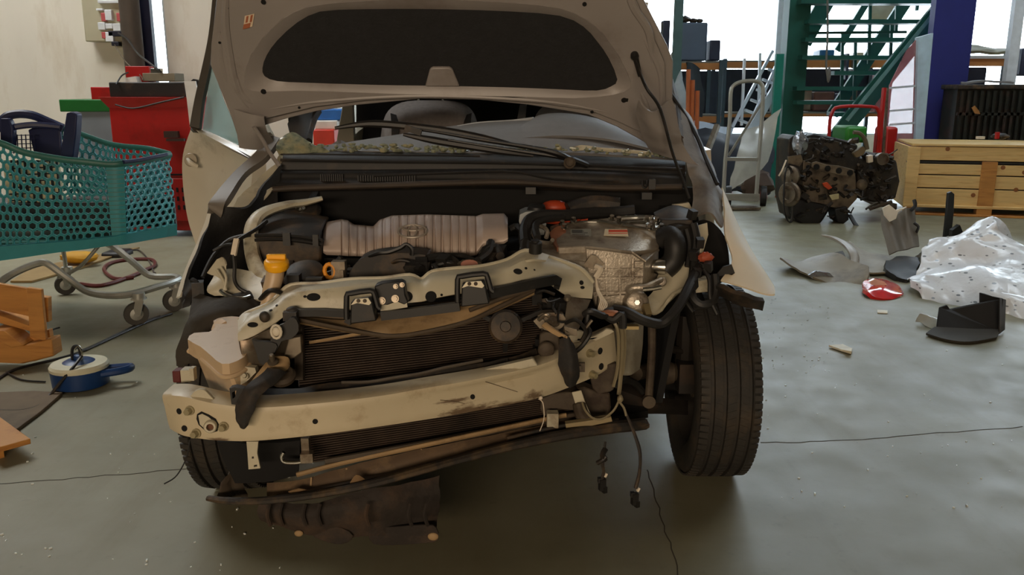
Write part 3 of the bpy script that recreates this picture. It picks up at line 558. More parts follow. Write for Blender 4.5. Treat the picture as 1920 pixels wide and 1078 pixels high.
# inverter --------------------------------------------------------------------------
iv = B().loft([q('1030,424,2.42 1062,416,2.43 1102,412,2.44 1143,408,2.45 1200,404,2.46 1234,406,2.46'), q('1040,445,2.30 1062,440,2.31 1102,438,2.32 1143,436,2.33 1200,434,2.35 1239,438,2.36'), q('1046,464,2.20 1068,463,2.20 1098,462,2.205 1143,467,2.21 1185,472,2.215 1236,468,2.30')], 4, 3, .02)
iv.loft([q('1097,462,2.20 1140,466,2.205 1184,472,2.21 1209,489,2.21'), q('1100,500,2.20 1140,502,2.20 1184,505,2.205 1208,515,2.205'), q('1108,545,2.20 1140,546,2.20 1184,545,2.205 1207,540,2.205'), q('1120,590,2.2 1145,592,2.2 1184,590,2.205 1206,575,2.21')], 3, 3, .02)
iv.plate([U(1209, 489, 2.205), U(1236, 468, 2.30), U(1234, 528, 2.31), U(1207, 542, 2.205)], V((-.03, .0, 0)))
ivo = iv.obj('inverter_housing', ALU, car, bev=.004)
r_ = B()
for y in (505, 521, 548): r_.tube(q(f'1112,{y},2.195 1150,{y},2.194 1206,{y-1},2.198'), .0035, 4, 2)
for x in (1136, 1161, 1186): r_.tube(q(f'{x},484,2.196 {x},510,2.193 {x+2},558,2.194'), .0032, 4, 2)
r_.tube(q('1184,473,2.205 1209,490,2.198 1234,469,2.295'), .004, 6, 1); r_.tube(q('1098,464,2.198 1140,468,2.2 1184,474,2.203'), .005, 6, 3)
r_.each('casting_rib', ALU, ivo)
B().loft([q('1000,462,2.30 1030,458,2.28 1060,462,2.24 1096,464,2.22'), q('1004,478,2.22 1030,478,2.2 1060,484,2.18 1100,488,2.19'), q('1010,500,2.2 1035,500,2.18 1065,505,2.18 1104,512,2.19')], 4, 3, .03).obj('transaxle_casing', ALU, car)
B().tube(q('1028,484,2.19 1060,492,2.17 1095,497,2.18'), .010, 8).tube(q('1000,430,2.34 1012,424,2.33 1026,432,2.3 1024,446,2.28'), .006, 6).tube(q('1000,440,2.33 1010,452,2.3 1030,456,2.26 1036,450,2.24'), .006).obj('cast_ridge', ALU, ivo)
B().loft([q('1030,436,2.33 1045,424,2.36 1062,424,2.36'), q('1036,452,2.27 1050,446,2.29 1060,446,2.3'), q('1044,464,2.20 1052,462,2.21 1058,458,2.23')], 3, 3, .012).obj('terminal_cover', mat('orange_tinted_metal', (.60, .40, .30), .45, .3), ivo)
top = [U(1030, 440, 2.3), U(1143, 436, 2.33)]
TP0, TN = U(1110, 440, 2.323), ((U(1143, 467, 2.21) - U(1143, 408, 2.45)).cross(V((1, 0, 0)))).normalized()
if TN.z < 0: TN = -TN
def tq(s, off): return [UP(*[float(x) for x in w_.split(',')], TP0, TN, off) for w_ in s.split()]
lb = B().plate(tq('1070,430 1108,430 1109,453 1069,454', .004), TN * .001).obj('data_label', mat('silver_label', (.62, .62, .58), .4, .3), ivo)
l2 = B()
for i in range(7): l2.plate(tq(f'{1073},{433+i*3} {1095+ (i*7)%12},{433+i*3} {1095+(i*7)%12},{434+i*3} {1073},{434+i*3}', .0053), TN * .0004)
l2.plate(tq('1072,431 1092,431 1092,436 1072,436', .0054), TN * .0004).obj('label_print', mat('label_ink', (.28, .28, .27), .6), lb)
wl = B().plate(tq('1134,430 1176,430 1178,443 1132,442', .006), TN * .001).obj('warning_sticker', mat('cream_sticker', (.86, .80, .68), .5), ivo)
B().plate(tq('1141,431 1176,431 1177,435 1141,435', .0073), TN * .0004).plate(tq('1141,437 1176,437 1177,438 1141,438', .0073), TN * .0004).obj('sticker_print', mat('label_red', (.80, .28, .16), .5), wl)
sv = B()
sv.tube(q('1155,410,2.42 1190,408,2.42 1222,408,2.42 1231,414,2.40 1233,430,2.36'), .008, 8).tube(q('1120,414,2.40 1150,420,2.38 1180,424,2.37 1225,432,2.34 1238,438,2.33'), .005, 6).tube(q('1160,420,2.37 1178,416,2.38 1212,418,2.37 1214,426,2.35'), .005, 6).tube(q('1062,420,2.4 1100,416,2.42 1140,418,2.41'), .004)
for x, y, Y in ((1147, 414, 2.41), (1160, 417, 2.4), (1212, 416, 2.38), (1231, 418, 2.38), (1236, 436, 2.33), (1054, 424, 2.38), (1075, 418, 2.4), (1240, 430, 2.33), (1218, 431, 2.34), (1058, 430, 2.34)): sv.bolt(U(x, y, Y) + V((0, 0, .004)), (0, -.4, 1), .007, .010)
sv.each('inverter_fixings', CHROME, ivo)
B().plate(q('1105,482 1110,478 1118,480 1134,496 1124,500 1112,506 1094,498', 2.17), .012).obj('lifting_bracket', STEEL, ivo)
B().tube(q('1117,500,2.16 1126,504,2.15 1122,512,2.15 1117,520,2.15'), .008, 6).obj('bracket_plug', WIRE, ivo)
# motor / lower castings
lm = B()
lm.lathe(U(1194, 568, 2.16), (0, -1, .2), [(.034, -.06), (.034, -.01), (.030, 0), (.022, .004)], 22)
lm.plate(q('1120,556 1180,552 1206,545 1212,560 1212,590 1150,590 1118,584', 2.19), .08)
lm.tube(q('1178,548,2.17 1186,540,2.16 1210,538,2.16 1228,530,2.18 1240,524,2.2'), .009, 8)
lm.lathe(U(1241, 528, 2.2), (0, -1, .2), [(.012, -.01), (.014, .004), (.006, .006)], 12)
lm.obj('motor_casting', ALU, car, bev=.004)
B().lathe(U(1194, 567, 2.145), (0, -1, .2), [(.007, 0), (.007, .008)], 6).tube(q('1205,543,2.15 1225,541,2.15 1240,538,2.15'), .006).lathe(U(1237, 500, 2.26), (1, -.2, 0), [(.018, -.02), (.022, 0), (.022, .015)], 16).each('bright_fitting', CHROME, car)
B().plate(q('1168,612 1198,612 1198,618 1168,618', 2.1), .02).plate(q('1168,586 1205,586 1205,592 1168,592', 2.1), .02).tube(q('1210,572,2.14 1215,592,2.12'), .012, 4, 1).each('harness_bracket', mat('gold_steel', (.70, .62, .45), .35, .8), car)
# orange high voltage plugs, black hoses behind
B().ball(U(1040, 388, 2.55), .035, (1.2, .8, .6)).ball(U(1058, 412, 2.44), .03, (1.6, .6, .45)).tube(q('1020,412,2.46 1050,414,2.44 1100,410,2.46'), .010, 8).each('high_voltage_connector', mat('orange_connector', (.66, .24, .12), .5), car)
B().tube(q('985,456,2.28 984,432,2.34 994,412,2.38 1020,404,2.4 1060,404,2.42 1100,400,2.46 1150,398,2.5 1190,394,2.5'), .017, 10, 5).tube(q('1008,446,2.26 1004,424,2.32 1020,412,2.36 1056,408,2.4'), .010, 8, 5).tube(q('1240,446,2.32 1258,444,2.3 1266,462,2.28 1262,488,2.28 1246,505,2.28'), .030, 12, 5).tube(q('986,456,2.25 984,470,2.22 990,480,2.2'), .015).each('coolant_hose', RUB, car)
B().tube(q('1066,398,2.52 1110,384,2.54 1160,388,2.54'), .03, 10, 4).obj('grey_pipe', BLKD, car)
B().plate(q('1082,380 1156,382 1156,396 1082,396', 2.56), .05).obj('relay_box', mat('khaki_box', (.40, .36, .29), .6), car, bev=.005)
B().plate(q('1088,390 1114,391 1114,397 1088,397', 2.555), .002).obj('orange_tag', mat('orange_tag', (.85, .5, .15), .5), car)
fb = B().loft([q('1225,398,2.5 1262,384,2.55 1296,392,2.54'), q('1236,408,2.40 1268,400,2.42 1298,408,2.42'), q('1262,430,2.34 1275,425,2.34 1300,422,2.36')], 4, 3, .012).plate(q('1240,412 1298,412 1300,470 1270,476 1244,440', 2.36), .1).obj('fuse_box', BLKD, car, bev=.005)
B().plate(q('1262,384 1292,380 1298,392 1262,396', 2.56), .02).obj('strut_tower_edge', PRIMER, car)
B().loft([q('1268,486,2.32 1290,490,2.30 1300,510,2.28'), q('1240,510,2.30 1262,525,2.26 1296,530,2.24'), q('1226,545,2.24 1250,560,2.22 1262,545,2.22'), q('1212,560,2.2 1222,585,2.18 1240,580,2.18')], 5, 4, .008, .008, 12).obj('crumpled_inner_apron', PRIMER, car)
B().plate(q('1292,530 1340,522 1345,545 1296,550', 2.28), .04).tube(q('1310,455,2.3 1314,475,2.29 1320,486,2.28 1334,490,2.27'), .004).obj('apron_flange', PRIMER, car)
hr = B()
for s_, r2 in (('1300,420,2.32 1306,450,2.3 1302,480,2.28 1300,510,2.25 1296,540,2.22 1300,560,2.2 1315,572,2.19 1335,566,2.2 1342,545,2.22 1340,515,2.24', .012),
               ('1310,500,2.26 1300,520,2.22 1288,545,2.16 1275,570,2.12 1255,595,2.09 1236,607,2.08 1205,600,2.07 1175,585,2.08 1150,580,2.1', .013),
               ('1296,470,2.3 1302,492,2.28 1318,498,2.26 1330,510,2.25', .010), ('1320,505,2.24 1330,525,2.22 1332,560,2.2 1345,590,2.18', .006), ('1288,430,2.33 1294,460,2.31 1290,500,2.28', .010),
               ('1150,580,2.1 1135,588,2.06 1150,600,2.04 1166,590,2.04 1168,615,2.04', .010), ('1096,590,2.04 1108,584,2.03 1130,592,2.04 1150,590,2.06', .009), ('1102,590,2.03 1100,610,2.02 1106,625,2.0 1092,648,1.99 1078,660,1.98', .006), ('1296,535,2.22 1285,560,2.2 1300,585,2.18', .005)):
    hr.tube(q(s_), r2, 8, 5)
for x, y, Y in ((1302, 478, 2.26), (1312, 455, 2.28), (1306, 510, 2.24), (1300, 532, 2.2), (1328, 500, 2.24), (1298, 402, 2.36)): hr.box(U(x, y, Y), (.02, .02, .026), random.uniform(-1, 1), .3)
hr.each('wiring_loom', RUB, car)
B().ball(U(1322, 482, 2.26), .018, (1.2, .8, .8), jit=.4).obj('orange_plug', mat('faded_orange_plug', (.62, .28, .18), .6), car)
ww = B()
for i in range(5): ww.tube(q(f'{1117},{518},2.15 {1119+i},{545},2.12 {1126+i*3},{562+i*2},2.09 {1122+i*3},{582},2.07 {1132+i*3},{594},2.05'), .0022, 5, 4)
ww.each('white_wires', WIRE, car)
B().ball(U(1142, 588, 2.05), .014, (1.8, .8, .7), jit=.3).obj('taped_joint', mat('orange_tinted_metal', (.6, .4, .3)), car)
# ---- radiator support ----------------------------------------------------------------
us = B()
ub = [q('450,600,1.90 462,588,1.92 500,572,1.94 520,556,1.96 545,535,1.98 600,532,1.98 660,524,1.98 720,522,1.99 768,516,1.99 790,524,2.0 810,510,2.0 850,504,2.01 900,500,2.02 950,488,2.04 985,470,2.06 1022,480,2.1 1060,492,2.12 1092,506,2.13 1112,530,2.13'),
      q('446,620,1.84 470,598,1.86 512,575,1.88 540,552,1.90 575,545,1.90 620,540,1.90 665,536,1.91 720,534,1.92 768,530,1.92 790,532,1.93 810,524,1.93 850,520,1.94 900,515,1.95 950,503,1.97 985,488,2.0 1016,492,2.04 1050,508,2.08 1080,524,2.1 1112,542,2.11'),
      q('446,640,1.83 475,630,1.84 515,606,1.85 540,590,1.87 575,586,1.88 620,584,1.88 665,580,1.88 720,575,1.89 768,568,1.90 790,565,1.90 810,560,1.90 850,552,1.91 900,545,1.93 950,533,1.95 985,524,1.98 1020,524,2.02 1042,540,2.06 1068,556,2.08 1110,560,2.10')]
uso = us.loft(ub, 4, 4, .004).obj('radiator_support', PRIMER, car, ang=30)
sl = B().tube(ub[0], .006, 8, 4)
sl.obj('support_flange', PRIMER, uso)
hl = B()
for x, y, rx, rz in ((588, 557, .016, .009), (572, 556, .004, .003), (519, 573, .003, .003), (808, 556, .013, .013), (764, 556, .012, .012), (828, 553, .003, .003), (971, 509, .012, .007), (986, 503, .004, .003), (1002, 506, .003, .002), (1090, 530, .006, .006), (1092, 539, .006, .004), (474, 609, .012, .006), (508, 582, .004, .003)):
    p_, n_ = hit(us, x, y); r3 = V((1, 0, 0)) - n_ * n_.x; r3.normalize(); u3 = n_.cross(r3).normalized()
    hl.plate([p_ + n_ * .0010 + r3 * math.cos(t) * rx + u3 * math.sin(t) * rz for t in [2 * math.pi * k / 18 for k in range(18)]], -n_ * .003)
hl.each('dark_hole_disc', DARK, uso)  # thin dark discs laid on the support, painted as shaded holes
B().loft([q('446,600,1.88 458,588,1.90 475,586,1.90 490,592,1.9'), q('446,622,1.85 455,606,1.86 462,600,1.87 480,600,1.88')], 4, 3, .005).obj('support_ear', PRIMER, uso)
B().lathe(U(1004, 466, 2.03), (0, -.2, 1), [(.016, -.01), (.016, .016), (.010, .018), (.010, .022)], 16).obj('rubber_buffer', BLK, uso)
B().loft([q('973,480,2.03 1000,472,2.04 1030,478,2.06'), q('975,490,2.0 1000,486,2.0 1025,488,2.03')], 4, 3, .006).obj('buffer_pad', PRIMER, uso)
B().ball(U(496, 594, 1.84), .012, (1, .7, 1.1)).obj('lamp_screw', BLKD, uso)
# latch brackets
for k, (x0, y0, w_, wy) in enumerate(((650, 548, 52, 1.845), (858, 516, 56, 1.87))):
    lt = B().tube(q(f'{x0},{y0+50},{wy} {x0},{y0+8},{wy} {x0+8},{y0+2},{wy} {x0+w_-8},{y0-3},{wy} {x0+w_},{y0+4},{wy} {x0+w_+6},{y0+26},{wy} {x0+w_+12},{y0+30},{wy}'), .0065, 8, 2).obj('latch_bracket', BLK, car)
    B().plate(q(f'{x0+8},{y0+18} {x0+w_-6},{y0+12} {x0+w_+4},{y0+54} {x0+6},{y0+60}', wy - .02), .03).obj('striker_box', BLK, lt, bev=.003)
    B().plate(q(f'{x0+8},{y0+24} {x0+16},{y0+13} {x0+w_-12},{y0+11} {x0+w_-6},{y0+20} {x0+w_-10},{y0+24} {x0+20},{y0+20}', wy - .023), .004).obj('bright_plate', mat('pale_plate', (.86, .82, .72), .35), lt)
    B().bolt(U(x0 + 22, y0 + 16, wy - .024), (0, -1, .2), .003, .003).bolt(U(x0 + 34, y0 + 16, wy - .024), (0, -1, .2), .003, .003).each('plate_rivet', RUST, lt)
lk = B().plate(q('702,536 712,532 750,528 758,532 760,552 766,566 758,572 744,566 728,572 712,572 704,560', 1.865), .035).obj('hood_latch', BLK, car, bev=.003)
B().bolt(U(716, 564, 1.862), (0, -1, .2), .006, .006).bolt(U(741, 560, 1.862), (0, -1, .2), .006, .006).bolt(U(742, 537, 1.862), (0, -1, .2), .004, .008).bolt(U(754, 534, 1.862), (0, -1, .2), .004, .008).each('latch_bolt', STEEL, lk)
B().plate(q('710,570 762,564 764,576 714,584', 1.866), .006).obj('latch_base', PRIMER, lk)
B().tube(q('534,590,1.85 560,586,1.86 648,588,1.86 652,606,1.86'), .008, 4, 2, flat=1.4).tube(q('714,592,1.86 800,582,1.87 862,574,1.87'), .010, 4, 2, flat=1.4).tube(q('918,550,1.9 960,541,1.92 1040,524,1.97 1044,536,1.99'), .010, 4, 2, flat=1.6).each('seal_carrier', BLK, car)
B().ball(U(548, 582, 1.85), .012, (1.2, 1, .8)).box(U(545, 592, 1.84), (.03, .02, .02)).obj('carrier_end', BLKD, car)
# dusty air duct
dc = B().loft([q('556,592,1.90 640,600,1.90 700,594,1.90 760,586,1.91 840,578,1.92 900,567,1.94 1000,543,2.02'), q('566,602,1.87 640,617,1.85 700,623,1.84 740,625,1.84 800,619,1.85 870,605,1.88 1002,548,1.99'), q('560,607,1.88 640,622,1.86 700,629,1.85 742,632,1.85 790,626,1.86 870,609,1.885 1002,553,2.0')], 5, 3, .004).obj('air_duct_shelf', DUST, car)
B().tube(q('545,596,1.86 600,608,1.85 700,627,1.835 742,630,1.835 790,624,1.845 875,604,1.87 935,576,1.92 1000,545,1.98'), .0055, 6, 4).tube(q('880,582,1.9 940,560,1.93 1002,541,1.97'), .005, 6, 3).obj('duct_rim', mat('dusty_brown_rim', (.28, .23, .17), .7), dc)
B().loft([q('560,590,1.93 620,590,1.93 720,588,1.93 840,575,1.95 1000,545,2.04'), q('560,602,1.93 620,604,1.93 720,604,1.93 840,592,1.95 1000,552,2.04')], 3, 2, .01).obj('duct_back', mat('duct_brown', (.36, .29, .21), .7, dirt=(.2, .16, .12)), dc)
# ---- radiator and condenser -----------------------------------------------------------
def core(name, tl, tr, br, bl, n, r_fin, mt, post=True):
    c_ = B().plate([p + V((0, .012, 0)) for p in (tl, tr, br, bl)], .03).obj(name, DARK, car)
    b_ = B()
    for i in range(n):
        t = (i + .5) / n; a = tl.lerp(bl, t); d = tr.lerp(br, t); m = (a + d) / 2 + V((0, 0, -.002))
        b_.beam(a, m, .014, r_fin); b_.beam(m, d, .014, r_fin)
    b_.obj('cooling_fins', mt, c_, kind='stuff'); return c_
FIN = mat('radiator_fin', (.25, .20, .16), .6, .2, .2, 30, dirt=(.15, .12, .09), da=.4, ds=5)
rad = core('radiator', U(552, 585, 1.98), U(1015, 548, 2.16), U(1030, 668, 2.14), U(560, 726, 1.95), 30, .0028, FIN)
B().tube(q('560,596,1.96 562,650,1.95 562,712,1.93'), .014, 4, 1).tube(q('1016,560,2.13 1022,600,2.12 1026,660,2.11'), .016, 4, 1).each('radiator_tank', RUST, rad)
B().tube(q('580,642,1.93 640,632,1.94 700,620,1.96'), .004, 6).obj('radiator_strap', DUST, rad)
fm = B().lathe(U(948, 612, 2.02), (0, -1, .25), [(.040, -.03), (.042, 0), (.036, .008), (.014, .012), (.012, .02)], 24).obj('fan_motor', BLKD, rad)
for k in range(3):
    a = k * 2.1 + .5; c = U(948, 612, 2.03); B().beam(c, c + V((math.cos(a) * .10, .02, math.sin(a) * .07)), .012, .01).obj('motor_arm', BLK, fm)
# black lower shroud between fins and beam
sh = B().loft([q('500,728,1.90 560,728,1.90 600,722,1.90 640,716,1.90 700,716,1.91 760,706,1.93 840,690,1.96 940,674,2.02 1005,652,2.08'), q('488,745,1.87 560,744,1.87 600,740,1.87 640,738,1.87 700,734,1.88 760,728,1.9 840,712,1.94 940,690,2.0 1010,668,2.06'), q('480,768,1.84 560,764,1.84 600,762,1.84 640,756,1.84 700,752,1.85 760,742,1.88 840,728,1.92 940,708,1.98 1012,690,2.04')], 4, 3, .006, .003, 20).obj('lower_air_shroud', BLKD, car)
for x, y in ((580, 738), (638, 730), (786, 705), (870, 690), (950, 672)): B().beam(U(x, y, 1.86 + (x - 560) * .0004), U(x + 2, y + 26, 1.83 + (x - 560) * .0004), .004, .006).obj('shroud_rib', BLKD, sh)
B().tube(q('640,717,1.885 690,716,1.90 740,708,1.91 790,700,1.93 830,690,1.945 860,684,1.96 905,675,1.98'), .004, 6, 3).obj('shroud_edge', mat('edge_grey', (.32, .29, .25), .6), sh)
con = core('condenser', U(560, 800, 1.92), U(1060, 735, 2.14), U(1075, 788, 2.14), U(572, 868, 1.92), 16, .0028, FIN)
B().tube(q('610,866,1.90 700,850,1.92 850,822,1.98 1000,792,2.06 1080,778,2.1'), .009, 6, 3).obj('condenser_tank', RUST, con)
# ---- bumper beam ------------------------------------------------------------------------
xs = [(304, 741, 318, 806, 1.80), (330, 741, 332, 814, 1.78), (354, 745, 352, 821, 1.77), (410, 757, 405, 828, 1.76), (485, 763, 480, 829, 1.76), (596, 755, 596, 818, 1.77), (707, 742, 707, 803, 1.80), (800, 726, 800, 789, 1.84), (887, 711, 887, 774, 1.89), (1009, 684, 1005, 750, 1.97), (1079, 655, 1075, 725, 2.04), (1125, 634, 1125, 703, 2.10), (1152, 622, 1157, 680, 2.15)]
tb = [U(a, b_, Y + .075) + V((0, 0, (U(a, b_, Y) - U(a, b_, Y + .075)).z)) for a, b_, c_, d_, Y in xs]
def back(p): return p + V((0, .07, .002))
tf = [U(a, b_, Y) for a, b_, c_, d_, Y in xs]; bf = [U(c_, d_, Y) for a, b_, c_, d_, Y in xs]
r0 = [back(p) for p in tf]; r1 = [p + V((0, .010, .002)) for p in tf]; r2 = [p + V((0, 0, -.008)) for p in tf]
mid = []
for i, (a, b_) in enumerate(zip(tf, bf)):
    mid.append(a.lerp(b_, .5) + V((0, .002, 0)))
dent = [0, 0, 0, 0, 0, 0, .0, .004, .012, .014, .0, 0, 0]
m1 = [a.lerp(b_, .3) + V((0, d_, 0)) for a, b_, d_ in zip(tf, bf, dent)]; m2 = [a.lerp(b_, .72) + V((0, -d_ * .4, 0)) for a, b_, d_ in zip(tf, bf, dent)]
r5 = [p + V((0, 0, .008)) for p in bf]; r6 = [p + V((0, .010, 0)) for p in bf]; r7 = [back(p) for p in bf]
bbm = B().loft([r0, r1, r2, m1, m2, r5, r6, r7], 5, 2, .003)
bb = bbm.obj('bumper_beam', RUSTW, car, ang=50)
# upper ears of beam
B().plate(q('354,748 362,736 370,731 382,731 392,740 410,756 440,760 440,768 356,752', 1.775), .01, sm=2).plate(q('440,768 446,740 470,730 480,745 485,766', 1.80), .01).plate(q('775,738 782,722 1000,672 1009,686 887,712', 1.95), .02).each('beam_flange', PRIMER, bb, bev=.003)
B().plate(q('1076,656 1064,640 1070,626 1082,620 1096,624 1100,636 1130,622 1138,617 1152,622 1125,636', 2.09), .014, sm=2).each('beam_flange', PRIMER, bb, bev=.003)
def onb(x, y, off=0):
    p_, n_ = hit(bbm, x, y); return p_ + n_ * off, n_
bh = B()
for x, y, r2_ in ((336, 771, .007), (346, 803, .007), (591, 790, .006), (886, 744, .006), (1125, 658, .009), (1127, 687, .009)):
    p_, n_ = onb(x, y); bh.lathe(p_, n_, [(r2_, -.004), (r2_, .0012)], 18)
bh.each('dark_bolt_disc', DARK, bb)  # short dark discs on the beam face, painted as shaded bolt holes
for x, y in ((357, 769), (420, 799), (369, 812), (1104, 662), (1109, 702)):
    p_, n_ = onb(x, y); B().bolt(p_, n_, .0075, .013).obj('flange_bolt', mat('pale_bolt', (.60, .56, .44), .4, .3), bb)
tw = decal(bbm, ((370, 776), (378, 771), (392, 777), (405, 785), (411, 796), (408, 808), (398, 811), (385, 807), (373, 796), (369, 785)), .0016, .001).obj('tow_socket_shade', DARK, bb)  # flat dark patch painting the shade of the recess round the socket
decal(bbm, ((373, 778), (380, 775), (392, 781), (402, 790), (405, 800), (398, 807), (386, 804), (376, 795)), .0028, .001).obj('socket_plate', PRIMER, tw)
p_, n_ = onb(396, 797); ax_ = n_ + V((.25, 0, .05))
B().lathe(p_, ax_, [(.0135, -.01), (.0145, .012), (.012, .016), (.008, .016), (.008, .002)], 20, cap=False).obj('tow_socket', PRIMER, tw)
B().lathe(p_, ax_, [(.0085, .004), (.0085, .006)], 14).obj('socket_thread', mat('brownish_steel', (.36, .22, .12), .45, .4), tw)
sc_ = B()
for s_ in ('825,750 860,754 900,764', '910,715 930,722 970,735'):
    sc_.tube([onb(*[float(k) for k in w_.split(',')], .0012)[0] for w_ in s_.split()], .0009, 4, 4)
sc_.obj('scratch', mat('scratch_grey', (.34, .28, .21), .6), bb, kind='stuff')
# ---- washer tank, left -------------------------------------------------------------------
tkt = [G(x, y, .565 + (681 - y) * .0005) for x, y in ((352, 636), (364, 624), (392, 622), (404, 612), (400, 601), (420, 594), (450, 594), (462, 606), (468, 655), (444, 677), (416, 682), (396, 667), (376, 650))]
tk = B().plate(tkt, V((0, .0, -.035)), sm=2).plate([p + (V((-.26, 1.93, .5)) - p) * .0 + V((.008 if p.x < -.62 else -.004, .012, -.03)) for p in tkt], V((.02, .04, -.13)), sm=2).obj('washer_tank', TANK, car, bev=.010)
B().tube([p + V((0, 0, -.030)) for p in tkt], .0055, 8, 4).obj('tank_seam', TANK, tk)
B().loft([q('396,618,1.97 402,604,1.99 416,597,2.0'), q('404,624,1.96 412,610,1.98 424,602,1.99')], 3, 3, .012).obj('tank_lug', TANK, tk)
B().box(U(352, 702, 1.92), (.022, .03, .03)).box(U(362, 700, 1.9), (.01, .02, .03)).obj('tank_bracket', PRIMER, tk)
B().box(U(335, 703, 1.98), (.02, .03, .03)).obj('red_plug', mat('dull_red_plug', (.36, .10, .08), .6), car, bev=.003)
# structure left of radiator
B().loft([q('446,636,1.84 470,634,1.84 500,618,1.86 540,606,1.88'), q('452,660,1.83 470,664,1.84 505,650,1.86 545,640,1.88'), q('458,690,1.84 478,690,1.85 520,680,1.88 552,670,1.9')], 4, 3, .006).plate(q('540,634 564,630 566,662 552,672 530,676', 1.86), .02).each('headlamp_carrier', STEEL, car, bev=.003)
B().plate(q('436,690 446,686 478,690 480,698 462,716 450,722 440,712', 1.82), .02).loft([q('424,688,1.82 432,696,1.81 440,712,1.81'), q('430,684,1.83 440,694,1.82 446,708,1.82')], 3, 3, .004).bolt(U(460, 706, 1.81), (0, -1, .6), .005, .008).obj('tank_holder', PRIMER, car)
B().plate(q('472,636 480,640 510,642 520,650 508,672 500,684 486,680 480,660', 1.81), .012, sm=2).plate(q('516,616 530,608 545,596 556,600 560,620 545,636 528,640 512,668 504,650', 1.815), .015, sm=2).obj('lamp_bracket', BLK, car, bev=.003)
B().tube([U(518, 622, 1.80) + V((math.cos(t) * .011, 0, math.sin(t) * .015)) for t in [k * math.pi / 6 for k in range(12)]], .003, 8, 1, True).ball(U(518, 622, 1.803), .0095, (1, .5, 1.1)).obj('lamp_stud', mat('pale_plastic', (.80, .76, .68), .5), car)
B().loft([q('504,672,1.82 512,668,1.82 540,670,1.83 544,690,1.84'), q('490,690,1.80 505,686,1.80 525,690,1.81 540,698,1.82'), q('470,716,1.78 485,712,1.78 500,712,1.79 512,700,1.8')], 4, 4, .006).obj('bracket_arm', DUST, car)
B().lathe(U(512, 680, 1.80), (0, -.4, 1), [(.012, 0), (.012, .004), (.006, .006), (.006, .022), (.004, .024)], 14).obj('mounting_stud', STEEL, car)
B().lathe(U(530, 706, 1.82), (0, -.5, 1), [(.028, -.006), (.030, .004), (.024, .012), (.012, .014)], 20).obj('lamp_adjuster', RUST, car)
hk = B().loft([q('500,690,1.78 520,694,1.78 540,698,1.80'), q('462,724,1.735 484,722,1.73 505,724,1.74'), q('450,744,1.725 468,744,1.72 482,752,1.725'), q('443,762,1.72 462,762,1.715 478,768,1.72'), q('446,790,1.72 458,786,1.715 468,790,1.72'), q('452,802,1.725 458,805,1.72 466,798,1.725')], 4, 4, .008, .006, 22).obj('bumper_side_bracket', BRK, car)
B().plate(q('430,728 440,726 458,730 462,744 450,760 434,758', 1.74), .02, [q('435,736 443,732 441,744 436,748', 1.74)]).obj('bracket_tab', BLK, hk)
# structure right of radiator
B().loft([q('1066,556,2.06 1090,560,2.07 1108,562,2.08'), q('1060,590,2.03 1078,594,2.03 1096,590,2.05'), q('1058,618,2.0 1068,624,2.0 1084,620,2.02')], 4, 3, .008).plate(q('1058,612 1082,618 1082,630 1060,628', 2.0), .02).obj('diagonal_brace', STEEL, car)
B().plate(q('1008,592 1030,586 1056,590 1060,606 1044,620 1020,618', 2.02), .03, sm=2).plate(q('1000,602 1008,596 1020,600 1024,614 1012,616', 1.99), .01).bolt(U(1036, 606, 2.0), (0, -.4, 1), .012, .01).tube(q('1010,600,1.99 1022,590,1.98 1030,594,1.98'), .005).obj('lamp_carrier_right', STEEL, car, bev=.003)
B().plate(q('1012,628 1020,622 1048,626 1052,668 1010,672', 2.06), .03).lathe(U(1024, 656, 2.03), (0, -1, 0), [(.020, -.01), (.022, .004), (.012, .010)], 16).each('mounting_block', RUST, car, bev=.004)
B().loft([q('1016,610,1.97 1024,604,1.98 1034,612,1.99'), q('1030,622,1.96 1040,618,1.96 1058,626,1.97'), q('1048,632,1.955 1062,630,1.95 1074,640,1.96')], 4, 3, .006).obj('bracket_arm', DUST, car)
hk2 = B().loft([q('1048,636,1.955 1062,632,1.95 1072,642,1.96'), q('1047,672,1.945 1066,660,1.94 1082,664,1.95'), q('1048,690,1.95 1068,690,1.935 1086,690,1.95'), q('1058,710,1.95 1072,708,1.94 1084,706,1.955'), q('1064,722,1.955 1070,726,1.95 1078,720,1.96')], 4, 4, .01, .006, 22).obj('bumper_side_bracket', BRK, car)
B().box(U(1091, 688, 1.98), (.014, .012, .022)).box(U(1084, 690, 1.96), (.014, .01, .012)).obj('bracket_clip', RUST, hk2)
cj = B(); random.seed(21)
for s_, r2 in (('1040,560,2.05 1036,575,2.03 1044,588,2.02', .004), ('1010,570,2.08 1015,590,2.04 1002,612,2.02', .004), ('1050,570,2.04 1046,600,2.0 1060,604,2.0', .003), ('1060,606,1.98 1080,600,1.97 1098,620,1.97 1090,640,1.98', .005), ('1006,550,2.05 1020,545,2.05 1040,552,2.05', .004), ('1024,560,2.0 1030,566,2.0 1050,560,2.02', .003)): cj.tube(q(s_), r2, 6, 4)
for i in range(26): cj.box(U(random.uniform(1005, 1060), random.uniform(545, 680), 2.12), (random.uniform(.01, .03), .03, random.uniform(.01, .03)), random.uniform(-.5, .5), .2)
cj.each('lamp_wiring', BLK, car)
B().lathe(U(1064, 560, 2.01), (0, -.4, 1), [(.002, -.01), (.01, 0), (.008, .008)], 12).tube(q('1096,618,2.0 1110,600,2.0'), .004).obj('cable_clip', STEEL, car)
